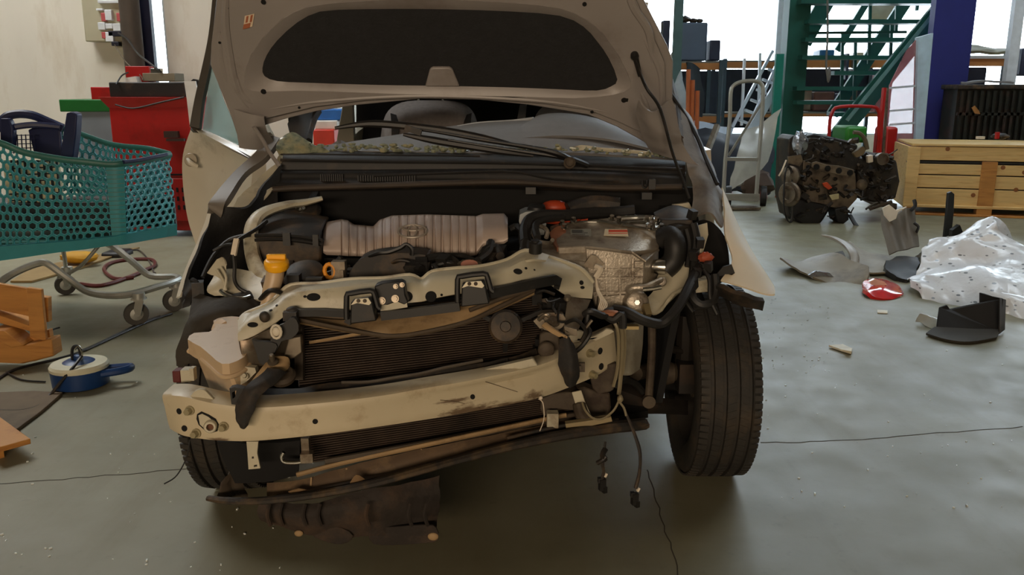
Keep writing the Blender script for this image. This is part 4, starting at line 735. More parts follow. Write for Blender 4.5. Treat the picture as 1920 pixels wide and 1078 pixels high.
# frame rail end, suspension, right
B().loft([q('1168,608,2.14 1185,606,2.16 1208,602,2.22'), q('1168,650,2.14 1185,650,2.16 1206,648,2.22'), q('1168,705,2.14 1184,704,2.16 1200,694,2.22')], 3, 3, .01).plate(q('1144,620 1152,616 1168,618 1168,708 1150,722 1142,700', 2.2), .05).obj('frame_rail_end', mat('pale_grey_rail', (.58, .56, .50), .5, 0, .08, 8, dirt=(.4, .36, .3), da=.3), car, bev=.004)
B().plate(q('1112,694 1156,682 1154,722 1144,735 1118,738 1108,716', 2.12), .06, sm=2).obj('rail_bracket', RUST, car, bev=.005)
B().plate(q('1068,732 1096,726 1120,735 1144,738 1146,765 1140,790 1100,800 1090,770 1072,765', 2.12), .05).plate(q('1015,748 1060,735 1090,742 1080,770 1050,768 1020,782', 2.08), .05, sm=2).tube(q('1086,756,2.08 1092,780,2.06 1108,795,2.04'), .02, 6).each('lower_rail_bracket', RUST, car, bev=.005)
B().plate(q('1072,736 1090,732 1098,756 1112,786 1100,792 1082,768', 2.07), .006).box(U(1036, 786, 2.04), (.03, .03, .04)).each('stay_plate', PRIMER, car, bev=.002)
B().tube(q('1222,612,2.2 1222,660,2.2 1216,750,2.2'), .011, 10).lathe(U(1216, 752, 2.19), (0, -1, 0), [(.016, -.012), (.018, .010)], 14).obj('stabiliser_link', RUST, car)
B().tube(q('1192,700,2.3 1215,695,2.36 1245,700,2.42 1300,690,2.5'), [.022, .022, .026, .03], 12).lathe(U(1250, 699, 2.4), (1, 0, 0), [(.03, -.02), (.036, 0), (.03, .02)], 16).obj('drive_shaft', RUST, car)
B().loft([q('1160,712,2.36 1200,722,2.32 1240,745,2.3 1290,750,2.4'), q('1158,730,2.3 1200,745,2.27 1240,762,2.28 1290,768,2.38'), q('1158,765,2.32 1200,775,2.29 1240,776,2.3 1290,778,2.4')], 5, 3, .02).obj('lower_control_arm', mat('muddy_arm', (.13, .11, .09), .7, .2, .3, 10, dirt=(.28, .2, .13), da=.5), car)
B().tube(q('1290,590,2.45 1288,640,2.45 1284,700,2.48'), .035, 10, 2).tube(q('1235,658,2.4 1262,655,2.42 1290,660,2.45'), .012).box(U(1286, 705, 2.42), (.05, .06, .09)).obj('suspension_strut', mat('muddy_arm', (.13, .11, .09)), car)
B().tube(q('1156,722,2.1 1170,712,2.14 1190,718,2.2 1205,735,2.22'), .010).obj('brake_pipe', RUB, car)
# cables by the right beam end
cbx = B()
for s_, r2 in (('1142,594,2.06 1156,612,2.05 1160,640,2.06 1158,690,2.08 1150,725,2.08', .0045), ('1162,598,2.08 1166,640,2.08 1164,700,2.1 1160,740,2.08', .006), ('1168,590,2.08 1172,640,2.1 1168,700,2.1', .004)): cbx.tube(q(s_), r2, 6, 5)
cbx.each('earth_cable', mat('pale_cable', (.50, .46, .36), .5), car)
B().tube(q('1160,752,2.02 1150,770,2.02 1130,785,2.01 1112,784,2.01 1098,770,2.02 1092,755,2.04'), .003, 6).tube(q('1160,752,2.02 1170,765,2.01 1174,780,2.0'), .003).ball(U(1163, 748, 2.02), .010, (.8, .8, 1), jit=.3).obj('sensor_lead', mat('pale_cable', (.5, .46, .36)), car)
# hanging harnesses
for s_, e in (('1168,762,2.02 1180,790,2.0 1192,820,1.98 1200,850,1.97 1199,885,1.97 1192,915,1.97', (1190, 935)), ('1135,828,1.98 1132,850,1.97 1130,870,1.97 1132,885,1.97 1128,900,1.97', (1129, 908))):
    hn_ = B().tube(q(s_), [.003, .004, .005, .004, .005], 6, 5).obj('hanging_harness', BLKD, car)
    c = U(*e, 1.97); B().box(c, (.016, .014, .03), .3).box(c + V((.006, 0, -.014)), (.010, .012, .016), .5).box(c + V((-.006, 0, .012)), (.010, .012, .012), .1).obj('harness_connector', BLK, hn_)
    B().box(c + V((.008, 0, .025)), (.006, .006, .010), .3, 0, .5).obj('white_clip', WIRE, hn_)
B().tube(q('1135,842,1.975 1130,852,1.965 1134,862,1.97'), .008, 6).tube(q('1120,868,1.97 1130,862,1.965 1136,855,1.965'), .006).obj('harness_boot', BLK, car)
B().tube(q('356,824,1.77 352,850,1.77 342,875,1.77 328,895,1.77 308,907,1.77'), .0016, 5, 4).obj('hanging_wire', BLK, car)
B().tube(q('1010,748,1.97 1018,756,1.96 1020,785,1.965 1012,808,1.97'), .0013, 5, 4).ball(U(1014, 746, 1.965), .005).obj('thin_hanging_wire', WIRE, car)
# ---- below the beam ------------------------------------------------------------------------
B().loft([q('410,830,1.86 440,830,1.86 480,832,1.88 560,828,1.9'), q('418,860,1.86 450,860,1.86 500,864,1.88 560,868,1.9'), q('440,905,1.86 470,905,1.86 520,900,1.88 560,890,1.9')], 4, 3, .02, .004, 20).obj('lower_side_duct', DARK, car)
B().plate(q('462,828 484,828 482,850 488,878 466,880 464,850', 1.80), .006, [q('472,856 476,856 476,860 472,860', 1.8), q('476,872 482,871 482,875 476,876', 1.8)]).obj('hanging_bracket', PRIMER, car)
B().tube(q('532,848,1.84 528,858,1.84 534,866,1.84 556,867,1.84 572,864,1.84'), .0045, 8, 4).obj('chrome_pipe', CHROME, car)
B().box(U(576, 856, 1.84), (.028, .025, .022), .1).box(U(574, 838, 1.86), (.018, .02, .05)).obj('pipe_block', STEEL, car)
lc = B().loft([q('500,905,1.88 560,900,1.88 640,878,1.90 740,852,1.93 860,828,1.98 1000,800,2.05 1080,785,2.1'), q('500,922,1.86 560,918,1.86 640,898,1.88 740,872,1.91 860,845,1.96 1000,812,2.03 1090,792,2.08'), q('500,934,1.85 560,930,1.85 640,914,1.87 740,892,1.9 860,862,1.95 1000,825,2.02 1100,800,2.07')], 5, 3, .006, .002, 20).obj('lower_crossmember', mat('dusty_brown_panel', (.36, .29, .22), .75, 0, .25, 9, dirt=(.48, .39, .28), da=.4, ds=14), car)
for x, y in ((584, 905), (650, 888), (722, 870), (790, 852)): B().beam(U(x, y - 10, 1.87 + (x - 560) * .00035), U(x - 2, y + 22, 1.85 + (x - 560) * .00035), .004, .005).obj('panel_rib', DUST, lc)
B().tube(q('556,890,1.88 640,868,1.90 760,842,1.93 900,812,1.99 1040,782,2.07 1062,778,2.08'), .006, 6, 3).obj('crossmember_lip', DUST, lc)
B().loft([q('540,922,1.82 560,916,1.82 580,920,1.83'), q('552,930,1.82 562,926,1.82 580,930,1.83')], 2, 2, .004).loft([q('656,905,1.83 668,890,1.83 684,898,1.84'), q('656,912,1.83 672,906,1.83 686,906,1.84')], 3, 3, .004).each('mud_streak_clip', mat('pale_mud', (.46, .36, .24), .8), lc)
B().plate(q('1060,795 1096,790 1146,782 1148,790 1100,800 1062,806', 2.02), .02).obj('pale_ledge', mat('pale_dust_plastic', (.55, .49, .36), .7), car)
bw = B().tube(q('390,934,1.83 430,939,1.81 500,938,1.80 600,926,1.80 700,906,1.82 780,884,1.85 860,862,1.89 960,836,1.94 1060,815,1.99 1140,803,2.04 1212,796,2.1'), [.008, .010, .011, .011, .012, .012, .012, .014, .016, .018, .014], 8, 5, flat=.8).obj('bumper_lower_lip', mat('lip_black_mud', (.15, .13, .11), .7, 0, .3, 14, dirt=(.34, .27, .18), da=.55, ds=16), car)
B().loft([q('520,936,1.82 600,922,1.82 700,902,1.84 800,878,1.88 900,850,1.92 1000,826,1.97 1080,808,2.02 1160,795,2.06'), q('520,930,1.86 600,916,1.86 700,896,1.88 800,872,1.92 900,843,1.96 1000,818,2.01 1080,801,2.06 1160,788,2.1')], 4, 2, .006, .003, 25).obj('torn_lip_edge', BLKD, bw)
B().tube(q('950,822,1.98 1020,806,2.02 1100,790,2.06'), .006, 6, 3).tube(q('1150,800,2.06 1180,798,2.08 1210,794,2.1'), .016, 6, 3).each('lip_fragment', BLKD, bw)
B().loft([q('410,905,1.88 425,890,1.9 440,875,1.92 460,870,1.94'), q('404,925,1.86 425,915,1.88 440,905,1.9 460,900,1.92'), q('408,935,1.86 430,936,1.86 445,934,1.88 460,932,1.9')], 4, 3, .006, .012, 22).obj('torn_liner_scrap', mat('mud_scrap', (.25, .21, .16), .8, 0, .3, 14), car)
# dangling undertray
def tray():
    top = q('484,942,1.84 540,942,1.84 600,936,1.84 660,925,1.85 720,912,1.87 780,900,1.90 826,892,1.93')
    m_ = q('478,962,1.83 540,962,1.82 600,958,1.82 660,950,1.83 720,942,1.85 780,935,1.88 828,930,1.91')
    m2_ = q('486,980,1.83 540,984,1.82 600,988,1.82 660,982,1.83 720,975,1.85 780,972,1.88 824,970,1.91')
    b_ = q('505,990,1.84 545,996,1.83 600,1008,1.83 645,1014,1.84 690,1005,1.85 760,1012,1.88 820,1004,1.91')
    return B().loft([top, m_, m2_, b_], 5, 4, .005, .010, 12)
tr = tray().obj('hanging_undertray', MUD, car)
B().plate(q('586,985 600,986 640,990 662,1005 650,1018 628,1020 600,1012 584,1002', 1.83), .006, sm=2).plate(q('690,1000 700,990 740,988 800,984 818,990 822,1012 800,1018 740,1022 700,1020', 1.86), .006, sm=2).each('undertray_lobe', MUD, tr, bev=.003)
mr = B()
for x in (505, 528, 572, 600, 690, 770, 800): mr.tube(q(f'{x},945,1.815 {x-4},965,1.805 {x+2},985,1.81'), .005, 6, 4)
mr.each('undertray_rib', MUD, tr)
B().ball(U(812, 1006, 1.86), .010, (1.3, .5, 1)).ball(U(560, 1000, 1.82), .008, (1.3, .6, 1)).each('tray_fastener', DUST, tr)
# ---- wheels ----------------------------------------------------------------------------------
TYRE = mat('tyre_rubber', (.155, .145, .13), .72, 0, .2, 14, bump=.1, bscale=90, dirt=(.25, .21, .16), da=.4, ds=8)
def thing_part(name, parent):
    o = bpy.data.objects.new(name, None); C.objects.link(o); o.parent = parent; ROOT[o.name] = ROOT[parent.name]; o.empty_display_size = .05; return o
def wheel(cx_, cy_, steer=0, tilt=0):
    Rr, W = .29, .185; c = V((cx_, cy_, Rr)); ax = V((math.cos(steer), math.sin(steer), 0))
    prof = []
    def P(h, r): prof.append((r, h))
    P(-.062, .185); P(-.085, .200); P(-.0925, .235); P(-.088, .268); P(-.078, .282)
    gr = [-.052, -.018, .018, .052]; h = -.078
    for g_ in gr:
        P(g_ - .006, .2895); P(g_ - .0045, .281); P(g_ + .0045, .281); P(g_ + .006, .2895)
    P(.078, .282); P(.088, .268); P(.0925, .235); P(.085, .200); P(.062, .185)
    w_ = thing_part('front_wheel', car)
    t = B().lathe(c, ax, prof, 72, cap=False).obj('tyre', TYRE, w_, ang=50)
    tb_ = B(); up = V((0, 0, 1)); bx_ = ax.cross(up)
    for k in range(84):
        a = 2 * math.pi * k / 84
        rd = up * math.cos(a) + bx_ * math.sin(a); tg = -up * math.sin(a) + bx_ * math.cos(a)
        for h0, h1, sk in ((-.084, -.060, .0), (-.046, -.024, .004), (-.012, .012, -.004), (.024, .046, .004), (.060, .084, 0)):
            p = c + ax * h0 + rd * (.2905 if abs(h0) < .07 and abs(h1) < .07 else .2875) + tg * (-.0072 - sk); q_ = c + ax * h1 + rd * (.2905 if abs(h1) < .07 else .2875) + tg * (-.0072 + sk)
            e = tg * .0145; tb_.add([p - rd * .006, q_ - rd * .006, q_ + e - rd * .006, p + e - rd * .006, p, q_, q_ + e, p + e], [(4, 5, 6, 7), (0, 1, 5, 4), (1, 2, 6, 5), (2, 3, 7, 6), (3, 0, 4, 7)])
    tb_.obj('tread_blocks', TYRE, w_, kind='stuff')
    B().lathe(c, ax, [(.186, -.07), (.182, -.05), (.165, .0), (.165, .03), (.178, .06), (.186, .068), (.18, .06), (.12, .035), (.05, .04), (.002, .045)], 40, cap=False).obj('wheel_rim', mat('dull_rim', (.32, .30, .28), .5, .5), w_)
    B().lathe(c, ax, [(.125, -.02), (.125, -.004), (.06, -.004), (.055, -.05), (.02, -.06)], 30).obj('brake_disc', RUST, w_)
    return w_
def thing_part(name, parent):
    o = bpy.data.objects.new(name, None); C.objects.link(o); o.parent = parent; ROOT[o.name] = ROOT[parent.name]; o.empty_display_size = .05; return o
wheel(.60, 2.48); wheel(-.80, 2.40)
B().box(U(1352, 735, 2.19), (.22, .02, .006)).obj('tread_wear_line', DARK, car) if False else None
rw = B()
for x, y in ((-.66, 5.05), (.58, 5.05)): rw.lathe(V((x, y, .29)), (1, 0, 0), [(.19, -.09), (.25, -.09), (.285, -.08), (.29, 0), (.285, .08), (.25, .09), (.19, .09)], 40)
rw.obj('rear_tyres', TYRE, car)
# ================================================================== LEFT SIDE OF THE WORKSHOP
def bx(x0, y0, x1, y1, Y, d):
    """slab whose front face spans these picture points at distance Y, d metres deep"""
    a, b_ = U(x0, y1, Y), U(x1, y0, Y); return B().box(((a.x + b_.x) / 2, Y + d / 2, (a.z + b_.z) / 2), (abs(b_.x - a.x), d, abs(b_.z - a.z)))
def hexpanel(f, nu, nv, wall=.20):
    """honeycomb lattice of open hexagons over the surface f(u, v)"""
    b_ = B(); s3 = math.sqrt(3)
    for j in range(nv):
        for i in range(nu):
            cx_ = i + .5 + (.5 if j % 2 else 0); cy_ = j + .5
            if cx_ > nu - .01: continue
            ang = [math.pi / 6 + k * math.pi / 3 for k in range(6)]
            def mp(r): return [f((cx_ + r * math.cos(a) / s3 * 2 * .5 * 1.0) / nu, (cy_ + r * math.sin(a) * .667) / nv) for a in ang]
            o_ = mp(1.0); n_ = mp(1.0 - wall * 1.6)
            b_.add(o_ + n_, [(k, (k + 1) % 6, 6 + (k + 1) % 6, 6 + k) for k in range(6)])
    return b_
def solid(o, t):
    m = o.modifiers.new('solidify', 'SOLIDIFY'); m.thickness = t; return o
TEAL = mat('teal_plastic', (.22, .56, .60), .42, 0, .12, 6, dirt=(.24, .36, .33), da=.35, ds=3)
TEALD = mat('dark_teal_rim', (.16, .40, .37), .45, 0, .12, 8)
NAVY = mat('navy_plastic', (.07, .10, .26), .45, 0, .15, 8)
REDM = mat('red_steel', (.66, .10, .09), .38, 0, .06, 6, dirt=(.5, .08, .06), da=.25)
WOOD = mat('pine_wood', (.72, .50, .24), .6, 0, .14, 3, bump=.08, stretch=(1, 1, 9), dirt=(.58, .36, .16), da=.4, ds=4)
WOODH = mat('pine_boards', (.84, .71, .47), .6, 0, .08, 4, bump=.08, stretch=(.4, 4, 12), dirt=(.74, .56, .32), da=.3, ds=3)
GRNM = mat('dark_green_steel', (.08, .32, .28), .45, .1, .1, 5)
BLUEM = mat('blue_steel', (.17, .19, .46), .5, .1, .06, 5)
# ---- shopping cart ----
cart = thing('shopping_cart', (-2.4, 4.35, 0), 'teal plastic shopping cart with honeycomb sides and a dark blue child seat on castors', 'shopping cart')
nt_ = cr(q('-70,250,4.05 0,268,4.06 47,286,4.08 111,298,4.1 156,303,4.12 200,308,4.15'), 6); nb_ = cr(q('-70,470,4.07 0,463,4.08 47,460,4.09 111,454,4.12 156,449,4.14 212,445,4.17'), 6)
def bil(t_, b_): 
    def f(u, v):
        u = max(0, min(1, u)); x = u * (len(t_) - 1); i = min(int(x), len(t_) - 2); a = t_[i].lerp(t_[i + 1], x - i)
        x = u * (len(b_) - 1); i = min(int(x), len(b_) - 2); c_ = b_[i].lerp(b_[i + 1], x - i); return a.lerp(c_, max(0, min(1, v)))
    return f
solid(hexpanel(bil(nt_, nb_), 18, 12).obj('basket_side', TEAL, cart, kind='stuff'), .008)
ft = cr(q('231,306,4.17 262,302,4.28 292,296,4.40 320,290,4.52'), 4); fb_ = cr(q('236,440,4.19 262,434,4.28 300,428,4.40 331,421,4.52'), 4)
solid(hexpanel(bil(ft, fb_), 8, 12).obj('basket_front', TEAL, cart, kind='stuff'), .008)
rt = cr(q('100,236,4.75 142,248,4.72 195,267,4.66 228,274,4.62 278,279,4.58 319,289,4.53'), 5); rbm = cr(q('60,440,4.8 142,430,4.76 195,428,4.72 228,426,4.66 278,424,4.6 331,421,4.53'), 5)
solid(hexpanel(bil(rt, rbm), 20, 12).obj('basket_far_side', TEAL, cart, kind='stuff'), .008)
B().loft([q('198,306,4.145 215,308,4.15 233,306,4.17'), q('204,380,4.155 220,381,4.16 235,378,4.18'), q('210,448,4.165 224,446,4.17 238,440,4.19')], 3, 3, .012).obj('corner_band', TEAL, cart)
cg = B()
for i in range(15): y = 320 + i * 8.2; cg.tube(q(f'{199+i*.7},{y},4.14 {233+i*.25},{y-1},4.165'), .0022, 4, 1)
cg.obj('band_rib', TEALD, cart, kind='stuff')
B().tube(nt_ + q('215,308,4.15 231,306,4.17') + ft, .011, 8, 1, flat=1.5).obj('basket_rim', TEALD, cart)
B().tube(q('231,304,4.16 262,300,4.27 292,294,4.39 312,290,4.48'), .010, 8, 3).obj('front_bumper_strip', NAVY, cart)
B().tube(rt, .010, 8, 1, flat=1.6).obj('far_rim', TEALD, cart)
B().loft([q('-70,468,4.05 0,462,4.06 111,454,4.1 156,450,4.12 212,444,4.15 236,439,4.18 280,431,4.34 332,420,4.52'), q('-70,496,4.06 0,489,4.07 111,473,4.11 156,468,4.13 212,460,4.16 236,458,4.19 280,450,4.35 332,441,4.53')], 4, 2, .02).obj('basket_base_band', TEAL, cart)
B().plate([V((-2.9, 4.1, .40)), V((-1.95, 4.2, .40)), V((-1.82, 4.5, .40)), V((-2.9, 4.7, .42))], V((0, 0, .02))).obj('basket_floor', TEALD, cart)
cs = B().tube(q('0,246,4.4 8,222,4.4 30,214,4.42 60,216,4.44 90,228,4.48 118,240,4.5'), .016, 8, 4, flat=1.4).tube(q('18,240,4.38 40,236,4.4 70,234,4.42 112,238,4.46'), .012, 8, 3, flat=1.4)
cs.obj('child_seat_handle', NAVY, cart)
B().plate(q('0,222 16,222 24,240 24,285 0,275', 4.36), .04).plate(q('52,244 66,236 112,238 116,296 62,284', 4.5), .02).plate(q('124,212 134,209 144,214 142,250 136,300 112,298 118,250', 4.34), .06).each('child_seat_side', NAVY, cart, bev=.006)
sg = B()
for i in range(6): sg.tube(q(f'{24+i*8},{252},4.45 {26+i*8},{288},4.44'), .003, 4, 1)
for i in range(5): sg.tube(q(f'22,{254+i*8},4.45 66,{253+i*8},4.45'), .003, 4, 1)
sg.obj('seat_flap_grid', NAVY, cart, kind='stuff')
CH = mat('galvanised_tube', (.66, .66, .63), .4, .5, .1, 20)
ch = B().tube(q('-60,580,3.95 0,530,4.05 30,510,4.1 70,494,4.12 90,495,4.12 130,524,4.12 170,549,4.12 235,553,4.12 300,536,4.28 333,524,4.44 326,519,4.5 282,517,4.52 250,492,4.55 215,464,4.6 190,452,4.6'), .018, 8, 4)
ch.obj('chassis_tube', CH, cart)
B().tube(q('130,470,4.6 125,500,4.7 122,515,4.82').__iter__() and q('118,465,4.6 122,490,4.75 124,512,4.85'), .012, 8, 3).tube(q('190,455,4.5 150,500,4.5 110,520,4.6'), .010, 8, 3).each('rear_chassis_tube', CH, cart)
def castor(wx, wy, r_, n):
    c_ = G(wx, wy, 0); c_ = c_ + V((0, 0, r_)); ax = V((.5, -.86, 0)).normalized()
    w_ = thing_part('castor', cart)
    B().lathe(c_, ax, [(r_ * .5, -.014), (r_ * .95, -.014), (r_, -.007), (r_, .007), (r_ * .95, .014), (r_ * .5, .014)], 24).obj('tyre', mat('castor_grey_rubber', (.27, .26, .24), .7), w_)
    B().lathe(c_, ax, [(r_ * .52, -.015), (r_ * .2, -.018), (r_ * .2, .018), (r_ * .52, .015)], 18).obj('hub', CH, w_)
    B().beam(c_ + ax * .02, c_ + ax * .022 + V((.02, 0, r_ * 1.25)), .006, .04).beam(c_ - ax * .02, c_ - ax * .022 + V((.02, 0, r_ * 1.25)), .006, .04).box(c_ + V((.02, 0, r_ * 1.3)), (.06, .05, .01)).lathe(c_ + V((.02, 0, r_ * 1.3)), (0, 0, 1), [(.03, 0), (.03, .03)], 14).obj('fork', CH, w_)
castor(258, 610, .060, 0); castor(328, 583, .058, 0); castor(125, 552, .058, 0)
# goods and a dark filler block in the cart
cr_ = thing('folding_crate', (-2.55, 4.35, .42), 'beige plastic grid crate lying inside the teal shopping cart', 'crate')
bx(18, 300, 108, 402, 4.30, .02).obj('crate_panel', mat('beige_crate', (.92, .86, .70), .5), cr_)
lt_ = B()
for i in range(8): x = 22 + i * 12; lt_.beam(U(x, 300, 4.285), U(x + 10, 404, 4.285), .008, .01)
for i in range(9): y = 304 + i * 12; lt_.beam(U(18, y, 4.285), U(110, y - 3, 4.285), .008, .006)
lt_.obj('crate_grid', mat('dark_lattice', (.10, .12, .14), .5), cr_, kind='stuff')
bx(125, 372, 205, 396, 4.36, .1).obj('car_battery_box', BLKD, label='dark box-shaped car part lying in the front half of the shopping cart', cat='car part', bev=.01)
B().tube(q('112,388,4.32 140,384,4.33 175,378,4.34 205,376,4.36'), .010, 8, 3).obj('silver_trim_bar', CHROME, label='thin silver bar lying across the junk in the shopping cart', cat='bar')
bx(242, 372, 325, 425, 4.62 - .1, .02).obj('dark_floor_mat', BLK, label='dark sheet standing against the front end inside the shopping cart', cat='sheet')
B().plate([V((-2.9, 4.22, .46)), V((-2.0, 4.28, .46)), V((-1.9, 4.42, .46)), V((-2.0, 4.56, .46)), V((-2.9, 4.5, .46))], V((0, 0, .14))).obj('dark_cart_filler', BLK, label='dark filler block added in the bottom of the shopping cart to darken its holes', cat='car part', bev=.02)  # block added so the basket holes look dark
# ---- tool trolley etc ----
tt = thing('tool_trolley', (U(285, 445, 7.1).x, 7.1, 0), 'tall red steel tool trolley with a flared lip and vent slots behind the cart', 'tool trolley')
def wz(x, Y, z, y_=None): return V((U(x, 300, Y).x, Y, z))
a, b_ = U(214, 300, 6.8).x, U(364, 300, 6.8).x
B().box(((a + b_) / 2, 7.05, .56), (b_ - a, .5, 1.02)).obj('cabinet_body', REDM, tt, bev=.01)
B().plate([V((a - .06, 6.76, 1.10)), V((b_ + .01, 6.76, 1.10)), V((b_ - .01, 6.79, 1.02)), V((a, 6.79, 1.02))], V((0, .5, 0))).obj('flared_lip', REDM, tt, bev=.006)
B().box(((a + b_) / 2, 6.795, .50), (b_ - a - .02, .012, .012)).obj('drawer_gap', DARK, tt)
B().box(((a + b_) / 2 + .02, 6.795, .30), (b_ - a - .05, .02, .34)).obj('lower_door', REDM, tt, bev=.004)
vs = B()
for k in range(3):
    for i in range(12): vs.box((a + .08 + i * .045, 6.782, .38 - k * .07), (.016, .006, .035))
vs.obj('vent_slots', DARK, tt, kind='stuff')
B().box(U(322, 252, 6.77), (.11, .04, .05)).box(U(330, 262, 6.76), (.14, .04, .02)).obj('trolley_latch', mat('worn_dark_latch', (.24, .16, .13), .6), tt)
B().plate(q('345,152 366,152 372,180 366,232 356,238 350,185', 6.74), .02).obj('sheet_of_paper', mat('white_paper', (.90, .88, .86), .7), label='white sheet hanging on the right edge of the red tool trolley', cat='paper')
bx(206, 154, 346, 182, 6.85, .35).obj('black_tool_case', BLK, label='flat black case lying on top of the red tool trolley', cat='case', bev=.008)
bx(268, 137, 327, 152, 7.0, .2).obj('cardboard_box', mat('grey_cardboard', (.52, .48, .40), .8), label='small grey-beige box standing on the black case', cat='box', bev=.003)
bx(237, 124, 279, 154, 7.1, .12).obj('red_small_case', REDM, label='small red upright case behind the black case on the trolley', cat='case', bev=.005)
B().plate(q('234,146 254,143 258,154 232,154', 6.95), .08).obj('white_packet', mat('white_paper', (.9, .9, .9)), label='crumpled white packet at the left end of the black case', cat='packet')
bx(283, 128, 300, 140, 7.05, .06).obj('silver_clamp', CHROME, label='small bright metal clamp on the beige box behind the trolley', cat='clamp', bev=.003)
B().plate(q('354,155 362,148 372,150 374,168 366,172', 6.95), .04).obj('dark_cloth', BLK, label='dark rag hanging at the right rear corner of the red trolley', cat='rag')
rc2 = bx(172, 163, 206, 190, 7.25, .3).obj('red_toolbox', REDM, label='small red toolbox on the green bin beside the tool trolley', cat='toolbox', bev=.006)
gb = thing('green_parts_bin', (U(160, 400, 7.4).x, 7.4, 0), 'green-lidded metal bin with a pale blue-grey front between cart and trolley', 'bin')
a, b_ = U(118, 200, 7.2).x, U(212, 200, 7.2).x
B().box(((a + b_) / 2, 7.45, U(0, 198, 7.2).z), (b_ - a + .06, .5, .10)).obj('bin_lid', mat('green_steel', (.06, .38, .13), .5), gb, bev=.008)
B().box(((a + b_) / 2 + .03, 7.45, .52), (b_ - a - .08, .45, 1.0)).obj('bin_body', mat('blue_grey_sheet', (.50, .54, .58), .5, .2, .08, 5), gb, bev=.004)
# socket panel
spn = thing('socket_panel', (U(198, 40, 7.9).x, 7.9, U(198, 78, 7.9).z), 'beige wall panel with red and white power sockets and a black plug', 'socket panel')
bx(160, -8, 232, 78, 7.86, .13).obj('panel_box', mat('beige_enclosure', (.72, .70, .60), .5, 0, .04), spn, bev=.01)
for x, y in ((186, 18), (206, 18), (222, 18), (190, 50), (214, 50), (196, 68), (216, 68)): pass
SW = mat('white_socket', (.88, .90, .92), .4); SR = mat('red_socket', (.75, .35, .36), .5); SB = mat('black_socket', (.10, .10, .16), .5)
for x0, y0, x1, y1, m_ in ((183, 0, 228, 6, SW), (180, 16, 192, 20, SW), (197, 18, 208, 38, SW), (190, 24, 197, 40, SR), (219, 24, 229, 40, SR), (184, 42, 196, 56, SW), (198, 44, 210, 54, SW), (212, 44, 225, 58, SW), (191, 60, 198, 72, SR), (198, 60, 211, 78, SW), (203, 58, 228, 68, SB)):
    bx(x0, y0, x1, y1, 7.82, .05).obj('socket', m_, spn, bev=.004)
bx(209, 78, 222, 86, 7.8, .07).obj('hanging_plug', SB, spn, bev=.004)
B().lathe(V((U(247, 60, 7.8).x, 7.8, 0)), (0, 0, 1), [(.085, 0), (.085, 6.2)], 20).obj('trim_1', mat('brown_grey_pipe', (.30, .26, .22), .6, .1), kind='structure')
B().box((U(271, 60, 7.9).x, 7.98, 3.1), (.085, .06, 6.2)).obj('trim_2', mat('dark_blue_strip', (.10, .12, .24), .5), kind='structure')
B().tube(q('222,62,7.75 240,75,7.6 258,100,7.3 280,118,7.1 296,130,7.0 303,136,7.0'), .008, 6, 4).obj('plug_cable', BLK, label='thin black cable running from the wall sockets to the trolley top', cat='cable')
B().tube(q('215,84,7.8 235,115,7.5 262,140,7.1 268,150,6.9'), .005, 6, 4).obj('grey_cable', STEEL, label='thin grey cable hanging from the plug towards the tool trolley', cat='cable')
B().tube(q('218,158,6.82 228,142,6.9 240,136,7.0'), .006, 6, 4).tube(q('345,182,6.7 300,192,6.7 250,203,6.7 216,196,6.7'), .006, 6, 4).obj('trolley_cable', BLK, label='black cable drooping across the front lip of the tool trolley', cat='cable')
# hoses and items on the floor behind the cart
B().tube(g('150,532 190,535 240,520 275,505 290,498 285,487 250,486 210,492 195,505 215,522 250,520', .012), .012, 6, 5).obj('air_hose', mat('red_brown_hose', (.36, .13, .11), .5), label='dark red air hose coiled on the floor behind the cart', cat='hose')
B().tube(g('240,470 262,470 280,490 288,510 292,512', .01), .006, 6, 4).obj('thin_wire_loop', BLKD, label='thin dark wire loop on the floor below the red trolley', cat='wire')
bx(190, 474, 228, 502, 5.9, .2).obj('dark_castor_block', BLK, label='dark lump of a part on the floor beneath the cart', cat='car part', bev=.02)
B().ball(G(148, 482, .06), .08, (1.6, 1, .5), jit=.2).obj('yellow_rag', mat('yellow_cloth', (.75, .55, .10), .7), label='small yellow object on the floor under the shopping cart', cat='rag')
B().plate(g('232,470 262,466 225,478 150,505 60,530 20,530 60,505', .002), V((0, 0, .012))).obj('cardboard_sheet', mat('tan_board', (.55, .45, .28), .8), label='tan cardboard sheet lying on the floor under the cart', cat='cardboard')
# cables across the floor
B().tube(g('322,588 285,600 250,615 200,638 150,660 110,672 60,684 25,694 0,708 -20,725', .006), .006, 6, 5).obj('power_cable', BLK, label='black power cable snaking from under the cart past the cable reel', cat='cable')
B().tube(g('300,592 262,606 220,626 180,645 150,658', .005), .004, 6, 5).obj('thin_cable', BLK, label='thinner cable running beside the black power cable by the castor', cat='cable')
# cable reel
rc = G(128, 739); rc = V((rc.x, rc.y + .105, 0)); reel = thing('cable_reel', rc, 'blue and cream round cable reel with a side handle lying on the floor', 'cable reel')
BLR = mat('reel_blue', (.05, .20, .40), .4, 0, .1, 8)
B().lathe(rc, (0, 0, 1), [(.088, 0), (.104, .008), (.107, .05), (.108, .078), (.09, .078)], 32).obj('drum', BLR, reel)
B().lathe(rc, (0, 0, 1), [(.109, .074), (.110, .086), (.103, .096), (.060, .100), (.056, .09)], 32).obj('cream_flange', mat('cream_plastic', (.78, .76, .66), .5), reel)
B().lathe(rc, (0, 0, 1), [(.060, .088), (.060, .100), (.045, .108), (.018, .110), (.018, .125), (.012, .128)], 24).obj('hub', BLR, reel)
B().tube([rc + V((-.018, -.01, .10)), rc + V((-.016, -.01, .145)), rc + V((-.005, -.01, .165)), rc + V((.012, -.01, .16)), rc + V((.018, -.012, .12))], .006, 8, 4).obj('hub_plug', mat('black_plug', (.07, .07, .08), .5), reel)
